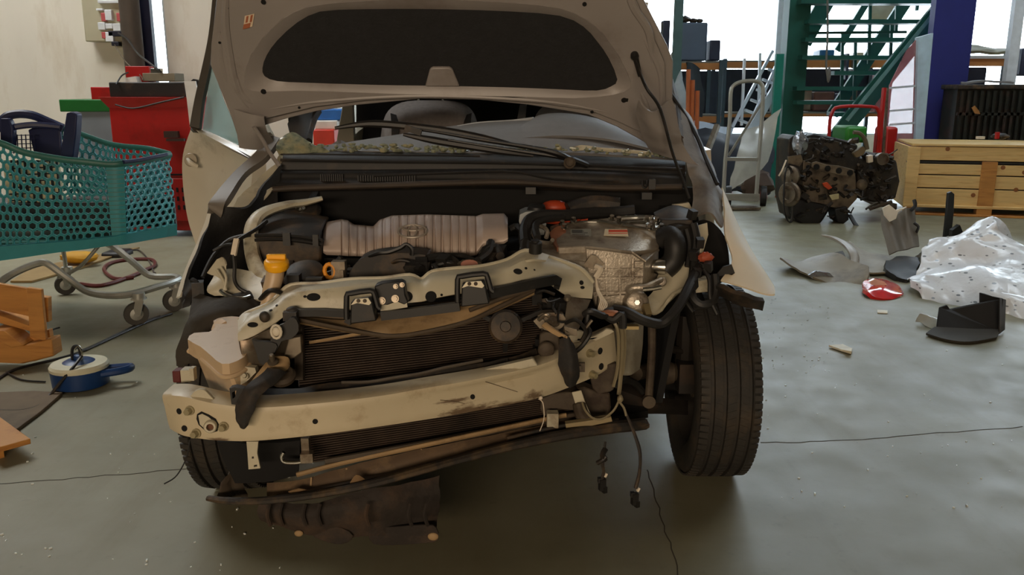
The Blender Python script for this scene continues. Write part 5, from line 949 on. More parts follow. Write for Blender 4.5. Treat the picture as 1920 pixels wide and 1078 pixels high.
B().tube([rc + V((.02, -.02, .105)), rc + V((.028, -.02, .14)), rc + V((.018, -.02, .168)), rc + V((.002, -.02, .155))], .0045, 8, 4).obj('wire_hook', CHROME, reel)
B().tube([rc + V((.08, -.03, .055)), rc + V((.15, -.01, .06)), rc + V((.185, .02, .062)), rc + V((.175, .06, .058)), rc + V((.09, .05, .055))], .013, 8, 4, flat=1.2).obj('handle', BLR, reel)
B().tube([rc + V((.03, -.03, .13)), rc + V((.02, -.09, .10)), rc + V((-.02, -.12, .05)), rc + V((-.05, -.15, .008))] + g('70,762 40,770 0,770 -30,765', .008), .006, 6, 4).tube(g('12,698 40,712 85,716', .006), .004, 6, 4).obj('reel_cable', BLK, label='black cable curving over the cable reel onto the floor', cat='cable')
# pallet remains and planks
pl = thing('wooden_pallet', (-2.1, 3.6, 0), 'upturned orange-brown wooden pallet between the shopping cart and the cable reel', 'pallet')
def wp(nm, s, Y, d, bev=.003): return B().plate(q(s, Y), d).obj(nm, WOOD, pl, bev=bev)
wp('board', '-60,522 50,541 58,594 -60,568', 3.52, .02); wp('board', '-60,572 58,612 58,622 -60,590', 3.48, .10)
wp('post', '50,539 77,543 86,640 56,632', 3.46, .02); wp('post', '76,556 90,558 91,604 80,604', 3.5, .03)
wp('board', '55,628 92,618 100,668 62,678', 3.5, .03); wp('board', '-20,620 8,620 44,648 22,652 -20,632', 3.42, .10)
wp('block', '-60,632 40,648 96,636 100,668 44,682 -60,678', 3.44, .08, .006)
B().plate(g('-40,742 60,738 118,741 78,776 16,822 -40,822', .001), V((0, 0, .012))).obj('worn_plywood', mat('brown_ply', (.40, .33, .23), .75, 0, .2, 5, dirt=(.28, .22, .15), da=.4), label='worn brown plywood sheet lying under the cable reel', cat='plywood', bev=.002)
B().beam(G(-40, 786, .05), G(26, 836, .05), .10, .018).obj('short_plank', WOOD, label='end of a raised plank in front of the worn plywood sheet', cat='plank', bev=.002)
B().beam(G(-38, 822, .02), G(-6, 850, .02), .04, .04).obj('plank_support', WOOD, label='small wood block under the raised plank end', cat='block')
B().tube(g('88,622 104,616 112,614', .01), .004, 6, 2).obj('nail', BLK, label='small dark screw lying on the floor right of the wooden pallet', cat='screw')
# ================================================================== RIGHT SIDE
# hand truck
ht = thing('hand_truck', (U(1395, 380, 8.6).x, 8.6, 0), 'grey aluminium hand truck with looped handle and red-hubbed wheels beside the car', 'hand truck')
AL = mat('aluminium_tube', (.66, .66, .62), .35, .55, .06, 15)
B().tube(q('1356,376,8.5 1360,300,8.56 1368,230,8.62 1370,175,8.66 1376,160,8.68 1392,153,8.68 1415,152,8.68 1428,158,8.68 1431,175,8.66 1428,230,8.62 1423,300,8.56 1417,378,8.5'), .020, 8, 4).obj('frame_tube', AL, ht)
for y, Y in ((298, 8.56), (366, 8.5), (372, 8.5)): B().beam(U(1360, y, Y), U(1424, y + 1, Y), .03, .035).obj('cross_bar', AL, ht)
B().beam(U(1366, 292, 8.6), U(1430, 190, 8.66), .02, .02).obj('folding_strut', AL, ht)
B().box(V((U(1388, 380, 8.45).x, 8.42, .02)), (.34, .2, .02)).obj('toe_plate', STEEL, ht)
for x in (1424, 1366):
    c_ = V((U(x, 370, 8.7).x + (.04 if x > 1400 else 0), 8.7, .10)); w_ = B().lathe(c_, (1, -.25, 0), [(.05, -.03), (.10, -.028), (.105, 0), (.10, .028), (.05, .03)], 22).obj('wheel', RUB, ht)
    B().lathe(c_, (1, -.25, 0), [(.052, -.032), (.02, -.036), (.02, .036), (.052, .032)], 16).obj('wheel_hub', REDM, w_)
# columns, posts
B().box((U(1481, 200, 10.5).x, 10.5, 3.1), (.25, .25, 6.2)).obj('green_column', GRNM, kind='structure', label='dark green steel column left of the stairs')
B().box((U(1452, 200, 10.2).x + .02, 10.2, .78), (.09, .06, 1.56)).obj('trim_3', mat('bright_teal', (.10, .48, .42), .4), kind='structure')
B().box((U(1269, 100, 11).x, 11.0, 3.1), (.10, .10, 6.2)).obj('thin_green_column', mat('pale_green_post', (.28, .40, .40), .5), kind='structure')
B().box((U(1776, 130, 9.6).x, 9.62, 3.1), (.43, .12, 6.2)).obj('blue_column', BLUEM, kind='structure')
B().box((U(1462, 60, 13).x, 13, 2.0), (.12, .12, 4)).obj('far_column', mat('white_post', (.85, .88, .9), .5), kind='structure')
# stairs
stt = thing('steel_staircase', (4.2, 10.2, 0), 'dark green open steel staircase behind the loose engine', 'staircase')
for s_ in (('1850,-90,9.9', '1560,268,10.0'), ('1600,-90,10.9', '1506,80,11.0')):
    a, b_ = q(s_[0])[0], q(s_[1])[0]
    if s_[0].startswith('1850'): b_ = a + (b_ - a) * 1.12
    B().beam(a, b_, .20, .05, (0, 1, 0)).obj('stringer', GRNM, stt)
B().beam(U(1852, -100, 9.84), U(1588, 226, 9.9), .012, .04).obj('stringer_edge', mat('edge_highlight_green', (.36, .52, .50), .35), stt)  # flange bar, its highlight put into the paler green
B().beam(U(1700, 0, 11.2), U(1560, 215, 11.3), .15, .05, (0, 1, 0)).obj('stringer', GRNM, stt); B().beam(U(1640, -20, 11.4), U(1570, 95, 11.4), .08, .04, (0, 1, 0)).obj('stringer', GRNM, stt)
for x0, x1, y in ((1498, 1770, 4), (1512, 1722, 41), (1506, 1698, 75), (1500, 1668, 108), (1560, 1650, 137), (1490, 1630, 166), (1490, 1612, 192), (1560, 1590, 214)):
    B().box(((U(x0, y, 10.3).x + U(x1, y, 10.3).x) / 2, 10.35, U(x0, y, 10.3).z), (U(x1, y, 10.3).x - U(x0, y, 10.3).x, .26, .045)).obj('tread', GRNM, stt)
for x0, x1, y in ((1508, 1700, 62), (1500, 1690, 0)): B().beam(U(x0, y, 10.6), U(x1, y - 2, 10.6), .02, .03).obj('rail_bar', GRNM, stt)
for x, y0, y1, Y in ((1632, -20, 120, 10.7), (1683, -20, 60, 10.7), (1722, -20, 20, 10.7), (1580, 60, 215, 11.1), (1672, 40, 130, 10.8), (1604, 80, 200, 11.0)): B().beam(U(x, y0, Y), U(x - 3, y1, Y), .035, .03, (0, 1, 0)).obj('baluster', GRNM, stt)
B().tube(q('1551,-30,10.0 1552,60,10.0 1549,120,10.0 1553,150,10.0'), .012, 6, 3).ball(U(1554, 140, 10), .03, (.8, .8, 3)).obj('ceiling_rope', mat('grey_cord', (.40, .40, .38), .6), label='grey cord hanging down in front of the green stairs', cat='cord')
# pale mobile ladder
ld = thing('mobile_ladder', (U(1400, 280, 10.6).x, 10.6, 0), 'pale slanted aluminium ladder standing between car and green column', 'ladder')
PALE = mat('pale_aluminium', (.82, .86, .90), .3, .3, .05, 10)
for s_, w_ in ((('1385,285,10.3', '1480,120,11.2'), .10), (('1372,240,10.6', '1448,96,11.3'), .035), (('1392,262,10.6', '1462,108,11.3'), .03), (('1390,235,10.9', '1396,110,11.1'), .03), (('1422,240,10.9', '1425,100,11.1'), .03)): B().beam(q(s_[0])[0], q(s_[1])[0], w_, .04, (0, 1, 0)).obj('ladder_rail', PALE, ld)
for k in range(6): B().beam(U(1386 + k * 11, 225 - k * 19, 10.7 + k * .1), U(1404 + k * 11, 232 - k * 19, 10.8 + k * .1), .03, .03).obj('rung', PALE, ld)
B().beam(U(1385, 285, 10.3), V((U(1375, 340, 10.3).x, 10.3, .0)), .05, .04).obj('ladder_foot', PALE, ld)
# storage rack in the background
ORG = mat('orange_beam', (.72, .48, .26), .5, 0, .08, 6); RKP = mat('rack_post', (.22, .30, .34), .5)
def rack(nm, lab, x0, x1, Y, beams, bot):
    r_ = thing(nm, (U((x0 + x1) / 2, 200, Y).x, Y, 0), lab, 'storage rack')
    for y0, y1 in beams: bx(x0, y0, x1, y1, Y, .05).obj('beam', ORG, r_); bx(x0, y0 - 3, x1, y0, Y, .7).obj('shelf_board', mat('shelf_grey', (.45, .45, .42), .6), r_)
    for x in (x0 + 2, x1 - 4):
        for dy in (0, .7): B().box((U(x, 200, Y).x, Y + dy, (U(x, beams[0][0] - 6, Y).z) / 2), (.05, .05, U(x, beams[0][0] - 6, Y).z)).obj('upright', RKP, r_)
    bx(x0 + 2, beams[0][1] + 2, x1 - 2, bot, Y + .72, .03).obj('back_panel', mat('dark_blue_grey_panel', (.16, .20, .26), .7), r_)
    return r_
rack('storage_rack', 'storage rack carrying the tall blue-grey cabinet beside the thin green column', 1268, 1352, 11.6, ((118, 131), (218, 230)), 245)
rack('storage_rack', 'storage rack with orange beam seen through the green stairs', 1496, 1668, 12.2, ((113, 127), (213, 219)), 212)
rack('storage_rack', 'hazy storage rack end between the pale ladder and the thin post', 1353, 1470, 12.4, ((116, 128), (214, 220)), 240)
GB = mat('blue_grey_box', (.34, .40, .48), .5, 0, .06, 4); DB = mat('dark_blue_box', (.16, .19, .28), .5, 0, .06, 4)
bx(1274, 42, 1328, 114, 11.72, .4).obj('equipment_cabinet', GB, label='tall blue-grey cabinet on top of the rack behind the car', cat='cabinet', bev=.02)
bx(1330, 75, 1352, 114, 11.7, .3).obj('dark_monitor_box', DB, label='dark blue box beside the tall blue-grey cabinet on the rack', cat='box', bev=.02)
bx(1241, 38, 1257, 120, 11.9, .2).obj('dark_upright_panel', DB, label='narrow dark blue panel just right of the raised hood', cat='panel', bev=.01)
for i, (x, y, s_) in enumerate(((1283, 36, 8), (1300, 39, 6), (1312, 39, 5))): B().ball(U(x, y, 11.8), s_ / 1600 * 12, (1.3, 1, .7), jit=.3).obj('rolled_cloth', BLKD, label=('dark lump lying on the left end of the tall cabinet top', 'middle small dark lump on the cabinet top', 'right small dark lump on the cabinet top')[i], cat='lump')
B().ball(U(1268, 106, 11.75), .08, (1.0, .6, .9), jit=.5).obj('crumpled_bag', mat('grey_bag', (.7, .66, .62), .5), label='crumpled pale bag on the rack shelf beside the thin green post', cat='bag')
bx(1490, 166, 1524, 208, 12.27, .4).obj('beige_storage_box', mat('beige_box', (.52, .44, .36), .7), label='beige box on the rack left beneath the stairs', cat='box', bev=.02)
bx(1526, 172, 1566, 189, 12.27, .4).obj('brown_storage_box', mat('brown_box', (.44, .30, .25), .7), label='brown box stacked on top of another behind the stairs', cat='box', bev=.02)
bx(1524, 190, 1568, 208, 12.27, .4).obj('brown_storage_box', mat('brown_box', (.44, .3, .25)), label='lower brown box of the stack behind the stairs', cat='box', bev=.02)
bx(1537, 93, 1566, 109, 12.27, .3).obj('blue_tub', mat('bright_blue_tub', (.08, .34, .52), .4), label='bright blue tub on the rack behind the stairs', cat='tub', bev=.02)
bx(1497, 90, 1506, 109, 12.27, .2).obj('green_bottle', mat('green_bottle', (.2, .6, .3), .4), label='small green bottle beside the green column on the rack', cat='bottle', bev=.02)
random.seed(5)
for i, (x0, y0, x1, y1, m_, lb_, ct) in enumerate(((1585, 100, 1594, 150, DB, 'dark upright roll leaning on the rack behind the stairs', 'roll'), (1606, 98, 1620, 128, mat('cream_can', (.72, .68, .56), .5), 'cream canister on the rack behind the stair treads', 'canister'), (1572, 175, 1590, 212, DB, 'dark blue bin low behind the stairs', 'bin'), (1640, 140, 1656, 210, mat('pink_sheet', (.62, .42, .44), .6), 'dull pink sheet behind the stair stringer', 'sheet'), (1596, 130, 1612, 190, mat('olive_box', (.34, .34, .28), .6), 'olive upright box behind the middle stair treads', 'box'))):
    bx(x0, y0, x1, y1, 12.0, .2).obj(ct, m_, label=lb_, cat=ct, bev=.01)
B().ball(U(1655, 22, 12.0), .16, (1.2, .6, .9)).obj('hanging_lamp', mat('cream_lamp', (.70, .68, .58), .5), label='cream lampshade-like object beyond the upper stair treads', cat='lamp')
# clothes and orange poles by the thin post
ck = B().loft([q('1290,118,11.55 1300,120,11.55 1312,128,11.55'), q('1285,160,11.5 1302,150,11.45 1320,170,11.5'), q('1296,210,11.55 1306,215,11.5 1318,218,11.55')], 5, 4, .05, .03, 3).obj('hanging_jacket', mat('dark_grey_cloth', (.20, .23, .25), .9), label='dark grey jacket hanging on the rack beside the thin green post', cat='jacket')
for i, x in enumerate((1291, 1299, 1308)): B().tube([U(x, 130 + i * 20, 10.3), V((U(x + 1, 260, 10.3).x, 10.3, 0))], .026, 8, 1).obj('orange_pole', mat('orange_pole', (.70, .38, .20), .5), label=('leftmost of three orange poles behind the car', 'middle one of three orange poles behind the car', 'rightmost and shortest of three orange poles behind the car')[i], cat='pole', group='orange poles behind the car')
B().loft([q('1268,140,10.94 1274,130,10.94 1280,145,10.94'), q('1266,180,10.9 1276,175,10.9 1286,185,10.9'), q('1262,215,10.94 1276,225,10.94 1286,220,10.94')], 4, 4, .03, .03, 5).obj('plastic_wrap', mat('clear_wrap', (.75, .80, .82), .2, 0, .1, 8, tl=.3), label='crumpled clear plastic wrap hanging beside the orange poles', cat='plastic')
# wreck parts behind the hand truck
wk = B().loft([q('1300,250,9.9 1340,240,10.0 1400,250,10.1 1440,258,10.1'), q('1310,290,9.7 1345,275,9.7 1400,290,9.7 1450,300,9.7'), q('1318,360,9.5 1350,362,9.5 1400,362,9.5 1450,362,9.5')], 5, 5, .06, .08, 2.5).obj('dark_bumper_shell', mat('dark_blue_shell', (.10, .12, .16), .65, 0, .2, 5), label='dark crumpled car bumper shell lying behind the hand truck', cat='bumper')
B().loft([q('1300,225,10.6 1340,232,10.6 1375,240,10.6'), q('1296,250,10.4 1330,255,10.4 1370,262,10.4')], 4, 3, .04, .03, 4).obj('light_blue_panel', mat('pale_blue_panel', (.62, .68, .74), .3), label='pale blue car panel lying behind the raised hood corner', cat='car panel')
B().loft([q('1395,245,9.2 1425,235,9.3 1462,205,9.3'), q('1380,300,9.0 1405,296,9.0 1440,300,9.1'), q('1364,362,8.9 1380,352,8.9 1392,345,8.9')], 5, 4, .02, .03, 5).obj('film_wrapped_panel', mat('frosty_film', (.70, .70, .66), .25, 0, .1, 9, tl=.25), label='film-wrapped pale panel leaning against the hand truck', cat='car panel')
B().ball(V((U(1425, 320, 9.2).x, 9.25, .16)), .18, (1, .6, .8), 14, 10, .35).obj('brown_wrapped_part', mat('brown_wrap', (.34, .28, .24), .7), label='brown wrapped lump standing behind the hand truck by the column', cat='car part')
B().beam(V((U(1290, 262, 8.7).x, 8.6, .03)), U(1345, 235, 9.1), .05, .05).obj('dusty_tube', STEEL, label='short bright metal tube resting beside the car behind the fender', cat='tube')
B().lathe(V((U(1463, 352, 9.4).x, 9.4, .02)), (0, 0, 1), [(.05, -.02), (.05, 0), (.025, .01), (.02, .28), (.03, .30)], 12).obj('red_stand', REDM, label='small red stand on the floor behind the loose engine', cat='stand')
# bench right of blue column
bn = thing('workbench', (U(1850, 110, 9.9).x, 9.9, 0), 'pale-topped workbench with an orange apron beside the blue column', 'workbench')
bx(1796, 104, 1900, 110, 9.8, .6).obj('bench_top', mat('pale_top', (.72, .72, .70), .5), bn); bx(1796, 110, 1884, 124, 9.82, .05).obj('bench_apron', ORG, bn)
for x in (1886, 1800): B().box((U(x, 130, 9.9).x, 9.9, U(x, 110, 9.9).z / 2), (.07, .07, U(x, 110, 9.9).z)).obj('bench_leg', RKP, bn)
bx(1803, 126, 1852, 162, 10.0, .4).obj('dark_machine', DB, label='dark box-shaped machine under the workbench behind the big black crate', cat='machine', bev=.02)
B().loft([q('1806,100,9.85 1850,102,9.85 1898,102,9.85'), q('1806,94,10.0 1850,97,10.0 1898,98,10.0'), q('1808,88,10.25 1840,93,10.25 1890,99,10.25')], 5, 3, .03, .03, 5).obj('folded_tarpaulin', mat('dusty_tarp', (.42, .40, .30), .8), label='dusty folded tarpaulin on top of the workbench', cat='tarpaulin')
B().box((U(1903, 60, 9.7).x, 9.7, 2.0), (.11, .08, 4.0)).obj('white_column', mat('white_post', (.85, .88, .90), .5), kind='structure')
bx(1912, 90, 1990, 142, 9.9, .4).obj('dark_cabinet', DB, label='dark cabinet at the right edge behind the white post', cat='cabinet', bev=.02)
# glossy panel with red behind stairs
gp = thing('display_panel', (U(1710, 200, 9.3).x, 9.3, .6), 'tall glossy pink-tinted panel with a pale edge beside the blue column', 'panel')
B().plate(q('1668,160 1700,95 1722,70 1722,275 1662,275', 9.35), .02).obj('glossy_sheet', mat('pink_glossy_sheet', (.72, .50, .54), .08, 0, .35, 1.6, tl=.3), gp)
B().plate(q('1722,70 1750,62 1732,262 1716,275', 9.3), .08).obj('pale_edge', mat('pale_blue_edge', (.70, .80, .86), .3), gp)
for y in (165, 208, 234): B().beam(U(1668, y, 9.33), U(1718, y - 4, 9.33), .008, .02).obj('cross_bar', PALE, gp)
bx(1648, 238, 1686, 375, 9.05, .3).obj('red_machine', REDM, label='low red machine body behind the wooden crate corner', cat='machine', bev=.03)
# red trolley handle, green box
rh = thing('red_sack_truck', (U(1605, 300, 8.8).x, 8.8, 0), 'red tubular sack truck with a rounded handle behind the loose engine', 'sack truck')
B().tube(q('1552,330,8.8 1555,240,8.8 1560,212,8.8 1575,200,8.8 1634,200,8.8 1647,208,8.8 1648,230,8.8 1641,330,8.8'), .018, 8, 3).obj('handle_tube', REDM, rh)
B().tube(q('1658,165,8.9 1652,230,8.85 1646,320,8.8'), .024, 8, 3).obj('upright_tube', REDM, rh); B().tube(q('1664,165,8.95 1660,230,8.9 1654,320,8.85'), .014, 8, 3).obj('grey_tube', STEEL, rh)
B().beam(U(1553, 325, 8.8), U(1650, 325, 8.8), .04, .04).obj('cross_bar', REDM, rh)
bx(1585, 237, 1628, 268, 8.7, .4).obj('green_canister', mat('bright_green', (.14, .48, .14), .4), label='bright green container standing behind the loose engine', cat='container', bev=.03)
# big black crate
bc = thing('black_mesh_container', (U(1860, 250, 8.5).x, 8.5, 0), 'large dark slatted plastic container behind the long wooden crate', 'container')
a, b_ = U(1797, 200, 9.1).x, U(1990, 200, 9.1).x; zt = U(1850, 163, 9.1).z
MESHD = mat('black_green_plastic', (.09, .10, .08), .6, 0, .3, 18, dirt=(.22, .13, .10), da=.4, ds=6)
B().box(((a + b_) / 2, 9.3, zt / 2), (b_ - a, .3, zt - .04)).obj('inner_load', MESHD, bc)
B().box(((a + b_) / 2, 9.3, zt), (b_ - a + .04, .36, .05)).obj('top_rim', BLKD, bc, bev=.01)
for i in range(16): B().box((a + (b_ - a) * (i + .5) / 16, 9.12, zt / 2), (.028, .03, zt - .08)).obj('slat', MESHD, bc)
for k in range(3): B().box(((a + b_) / 2, 9.115, .25 + k * .33), (b_ - a, .02, .03)).obj('cross_rail', MESHD, bc)
B().plate(q('1822,202 1828,198 1836,208 1838,214 1828,213', 9.07), .01).obj('tan_tag', mat('tan_tag', (.60, .42, .22), .7), label='torn tan tag stuck on the dark container front', cat='tag')
B().loft([q('1800,159,9.2 1850,156,9.25 1900,158,9.25'), q('1800,157,9.4 1850,154,9.4 1900,156,9.4')], 4, 3, .02, .02, 5).obj('grey_tarp_strip', mat('grey_tarp', (.50, .50, .50), .6), label='thin grey sheet lying on top of the dark container', cat='sheet')
# ---- long wooden crate: own axes, right end nearer
wc = thing('wooden_crate', G(1700, 400), 'long pale pine plank crate with vertical battens, a black strap and low wooden feet', 'crate')
O = V((U(1690, 400, 8.1).x, 8.1, 0)); E = V((U(2010, 430, 7.7).x, 7.72, 0)); dx = (E - O).normalized(); dn = V((-dx.y, dx.x, 0)); LW = (E - O).length
def cbd(nm, u0, u1, z0, z1, d0, d1, m_=WOODH, bev=.004):
    p = [O + dx * u0 + dn * d0, O + dx * u1 + dn * d0, O + dx * u1 + dn * d1, O + dx * u0 + dn * d1]
    return B().plate([V((x.x, x.y, z0)) for x in p], V((0, 0, z1 - z0))).obj(nm, m_, wc, bev=bev)
Z = .645
cbd('plank', 0, LW, Z - .13, Z - .005, 0, .02); cbd('plank', .0, LW, Z - .155, Z - .14, .004, .03, mat('black_strap', (.10, .11, .11), .5), .001)
cbd('plank', 0, LW, Z - .26, Z - .165, 0, .02); cbd('plank', 0, LW, Z - .385, Z - .27, 0, .02); cbd('plank', 0, LW, .09, Z - .395, 0, .02)
cbd('side_board', -.0, .02, .09, Z - .005, .02, .8); cbd('inner_dark', .02, LW, .09, Z - .02, .022, .03, DARK, 0)
cbd('batten', 0, .11, .09, Z - .01, -.022, 0); cbd('batten', .64, .77, .09, Z - .135, -.022, 0, WOOD)
cbd('lid', .03, LW, Z, Z + .022, -.01, .82); cbd('base_board', .0, LW, .075, .10, -.03, .8)
cbd('foot', .12, LW, .0, .022, -.03, .10, WOOD); cbd('foot', .64, .77, .02, .09, -.02, .10, WOOD); cbd('foot', .02, .12, .0, .075, .0, .1, WOOD)
kn = B()
for u, z in ((.60, .20), (1.0, .42), (.95, .26), (.34, .62), (.82, .46), (1.12, .27)):
    p = O + dx * u + dn * -.0015; kn.lathe(V((p.x, p.y, z)), (-dn), [(.02, -.001), (.02, .001)], 12)
kn.obj('wood_knot', mat('knot_brown', (.52, .32, .15), .6), wc, kind='stuff')
B().ball(V((U(1890, 275, 7.9).x, 8.05, .735)), .06, (1.4, 1, .5), 10, 6, .3).obj('dark_clod', BLKD, label='small dark part lying on the wooden crate lid', cat='car part')
B().box(V((U(1869, 260, 8.0).x, 8.0, .745)), (.03, .03, .062)).obj('red_white_tube', REDM, label='tiny red tube standing on the wooden crate lid', cat='tube'); B().box(V((U(1838, 260, 8.0).x, 8.0, .725)), (.06, .05, .024)).obj('cream_lump', WIRE, label='small cream scrap on the crate lid left of the tiny red tube', cat='scrap')
# ---- loose engine -------------------------------------------------------------------------
en = thing('loose_engine', (U(1550, 400, 7.7).x, 7.7, 0), 'dirty dark car engine with gearbox standing on the workshop floor', 'engine')
ED = mat('oily_engine_metal', (.17, .155, .14), .6, .3, .3, 8, bump=.3, bscale=25, dirt=(.30, .26, .20), da=.5, ds=7); EG = mat('grey_engine_metal', (.46, .41, .34), .55, .4, .25, 10, bump=.2, bscale=40, dirt=(.20, .16, .12), da=.5, ds=8); EB = mat('engine_black', (.07, .07, .075), .5, 0, .3, 10)
def ep(nm, s, Y, d, m_, bev=.008, sm=0, par=None): return B().plate(q(s, Y), d, sm=sm).obj(nm, m_, par or en, bev=bev)
ep('cylinder_head', '1504,268 1520,258 1560,262 1606,272 1612,300 1604,322 1524,306 1506,300', 7.62, .38, ED); ep('cam_cover', '1508,256 1530,250 1600,266 1610,274 1606,282 1512,268', 7.66, .30, EB, .015)
ep('engine_block', '1506,300 1524,306 1604,324 1608,372 1590,392 1520,384 1504,360', 7.56, .42, EG); ep('oil_pan', '1490,370 1520,378 1560,386 1552,400 1540,418 1510,424 1492,414 1482,396', 7.52, .36, EB, .015)
ef = ep('exhaust_flange', '1524,305 1532,303 1552,309 1575,311 1601,318 1602,330 1580,329 1560,325 1530,320 1523,314', 7.46, .03, EG, .004)
for x, y in ((1531, 313), (1552, 316), (1573, 320), (1594, 324)): B().lathe(U(x, y, 7.455), (0, -1, 0), [(.026, -.01), (.026, .003), (.020, .003)], 16, cap=False).lathe(U(x, y, 7.45), (0, -1, 0), [(.020, 0), (.020, .002)], 16).obj('exhaust_port', DARK, ef)
ep('gearbox', '1606,300 1630,292 1660,290 1682,302 1688,340 1680,372 1640,380 1610,372', 7.66, .42, ED, .02); ep('mount_foot', '1565,392 1590,388 1592,412 1582,420 1570,416', 7.5, .2, EB); ep('timing_cover', '1478,262 1488,254 1506,256 1506,360 1498,414 1482,408 1474,370 1476,320', 7.56, .34, ED, .01)
B().lathe(U(1481, 330, 7.5), (-.75, -.6, 0), [(.085, -.03), (.09, 0), (.06, .01), (.055, .0), (.02, .012)], 24).obj('upper_pulley', STEEL, en)
B().lathe(U(1480, 364, 7.46), (-.75, -.6, 0), [(.10, -.03), (.11, 0), (.10, .012), (.03, .014)], 26).lathe(U(1478, 364, 7.44), (-.75, -.6, 0), [(.05, -.005), (.078, .010), (.078, .016), (.05, .016)], 26, cap=False).obj('lower_pulley', STEEL, en)
B().tube(q('1474,318,7.46 1470,350,7.44 1470,390,7.44 1476,412,7.44 1484,414,7.46 1486,380,7.46 1486,330,7.48 1480,314,7.48'), .012, 6, 4, True, flat=.5).obj('drive_belt', EB, en)
B().ball(U(1500, 268, 7.5), .09, (.7, .5, 1.15), 16, 12, .5).obj('foil_wrap', mat('foil', (.62, .64, .68), .25, .8, .3, 18, bump=.6, bscale=30), en)
ep('pale_plate', '1478,294 1502,290 1506,302 1500,312 1478,306', 7.48, .03, EG, .003); B().tube(q('1474,300,7.45 1466,320,7.43 1460,330,7.43'), .008, 4, 2).obj('white_bracket', WIRE, en)
ep('intake_pipe', '1600,288 1618,274 1626,278 1620,290 1606,296', 7.5, .06, mat('tan_pipe', (.46, .40, .30), .6), .008); B().tube(q('1626,280,7.5 1622,262,7.5 1612,250,7.5 1600,248,7.5'), .018, 8, 4).obj('breather_hose', mat('tan_hose', (.38, .34, .26), .6), en)
ep('cream_fitting', '1627,292 1637,290 1638,304 1628,306', 7.5, .05, WIRE); B().lathe(U(1656, 298, 7.5), (0, -1, .1), [(.055, -.06), (.055, 0), (.045, 0), (.045, -.02)], 18).obj('throttle_body', STEEL, en)
B().tube(q('1594,404,7.5 1602,418,7.42 1613,432,7.36'), .018, 8, 2).obj('support_leg', EB, en); B().tube(q('1672,378,7.6 1650,385,7.6 1630,392,7.6'), .016, 8, 2).obj('drive_flange', RUST, en)
ep('orange_sensor', '1543,344 1552,342 1561,352 1554,356 1546,350', 7.42, .03, mat('orange_sensor', (.72, .26, .10), .5), .003); ep('paper_label', '1555,366 1573,363 1573,373 1560,375', 7.40, .01, mat('paper_label', (.70, .66, .50), .7), .001)
B().ball(U(1616, 346, 7.55), .05, (1, .7, 1)).obj('gearbox_boss', EG, en)
ef2 = B(); random.seed(9)
for i in range(150):
    x = random.uniform(1500, 1672); y = random.uniform(262 + (x > 1606) * 26, 408 if x < 1600 else 376); Y = 7.5 + random.uniform(-.03, .05) + (.12 if x > 1606 else 0)
    if 1520 < x < 1606 and 300 < y < 332: continue
    k = random.random(); c_ = U(x, y, Y)
    if k < .4: ef2.box(c_, (random.uniform(.02, .07), .05, random.uniform(.015, .05)), random.uniform(-1, 1), random.uniform(-.6, .6), random.uniform(-.8, .8))
    elif k < .6: ef2.lathe(c_, (random.uniform(-.5, .5), -1, random.uniform(-.4, .4)), [(.012, -.02), (.018, 0), (.010, .012)], 8)
    else: ef2.tube([c_, c_ + V((random.uniform(-.05, .05), -.02, random.uniform(-.04, .04))), c_ + V((random.uniform(-.08, .08), 0, random.uniform(-.06, .06)))], random.uniform(.005, .013), 6, 3)
ef2.obj('pipes_and_fittings', mat('mixed_engine_parts', (.17, .155, .14), .55, .4, .6, 9, dirt=(.42, .36, .28), da=.35, ds=9), en, kind='stuff')
B().loft([q('1618,372,8.3 1650,376,8.3 1682,382,8.3'), q('1640,382,8.2 1662,386,8.2 1682,390,8.2')], 3, 3, .02).tube(q('1650,378,8.2 1632,386,8.2 1624,392,8.15'), .01).obj('subframe_arm', RUST, label='dark rusty suspension arm on the floor between engine and crate', cat='car part')
# ---- bumper and trim debris on the floor
GP = mat('grey_trim_plastic', (.52, .48, .40), .5, 0, .12, 6, dirt=(.38, .33, .26), da=.4)
bd = B().loft([q('1460,487,5.5 1500,510,5.3 1540,528,5.15 1580,540,5.08 1622,543,5.05'), q('1470,488,5.6 1510,500,5.4 1550,510,5.3 1590,520,5.2 1628,520,5.1'), q('1494,497,5.6 1530,482,5.6 1570,478,5.5 1600,490,5.35 1630,500,5.2')], 5, 4, .012, .012, 6).obj('bumper_fragment', GP, label='broken beige-grey bumper piece lying on the floor before the engine', cat='bumper piece')
B().loft([q('1494,497,5.5 1530,480,5.7 1580,470,5.8'), q('1512,512,5.35 1550,498,5.5 1588,488,5.6'), q('1530,522,5.25 1565,512,5.3 1592,502,5.4')], 4, 3, .01, .008, 9).obj('dark_grille_piece', BLKD, bd)
B().tube(q('1540,441,5.9 1562,446,5.85 1585,458,5.7 1600,475,5.5 1602,492,5.4 1590,508,5.3'), [.008, .02, .03, .032, .03, .02], 8, 4, flat=.6).obj('wheel_arch_trim', mat('pale_trim_grey', (.55, .52, .47), .4), bd)
B().plate(q('1516,516 1530,508 1556,512 1564,520 1548,528 1524,524', 5.2), .02).obj('bright_grille_mesh', mat('foil', (.6, .6, .6)), bd)
B().loft([q('1592,451,6.1 1620,470,6.0 1660,478,5.9 1700,482,5.9'), q('1600,474,5.8 1625,490,5.7 1660,495,5.6 1700,498,5.6'), q('1604,498,5.5 1630,512,5.3 1665,512,5.3 1700,515,5.3')], 4, 4, .01, .01, 5).obj('dark_trim_sheet', GP, label='curved dusty brown trim sheet behind the broken bumper piece', cat='trim piece')
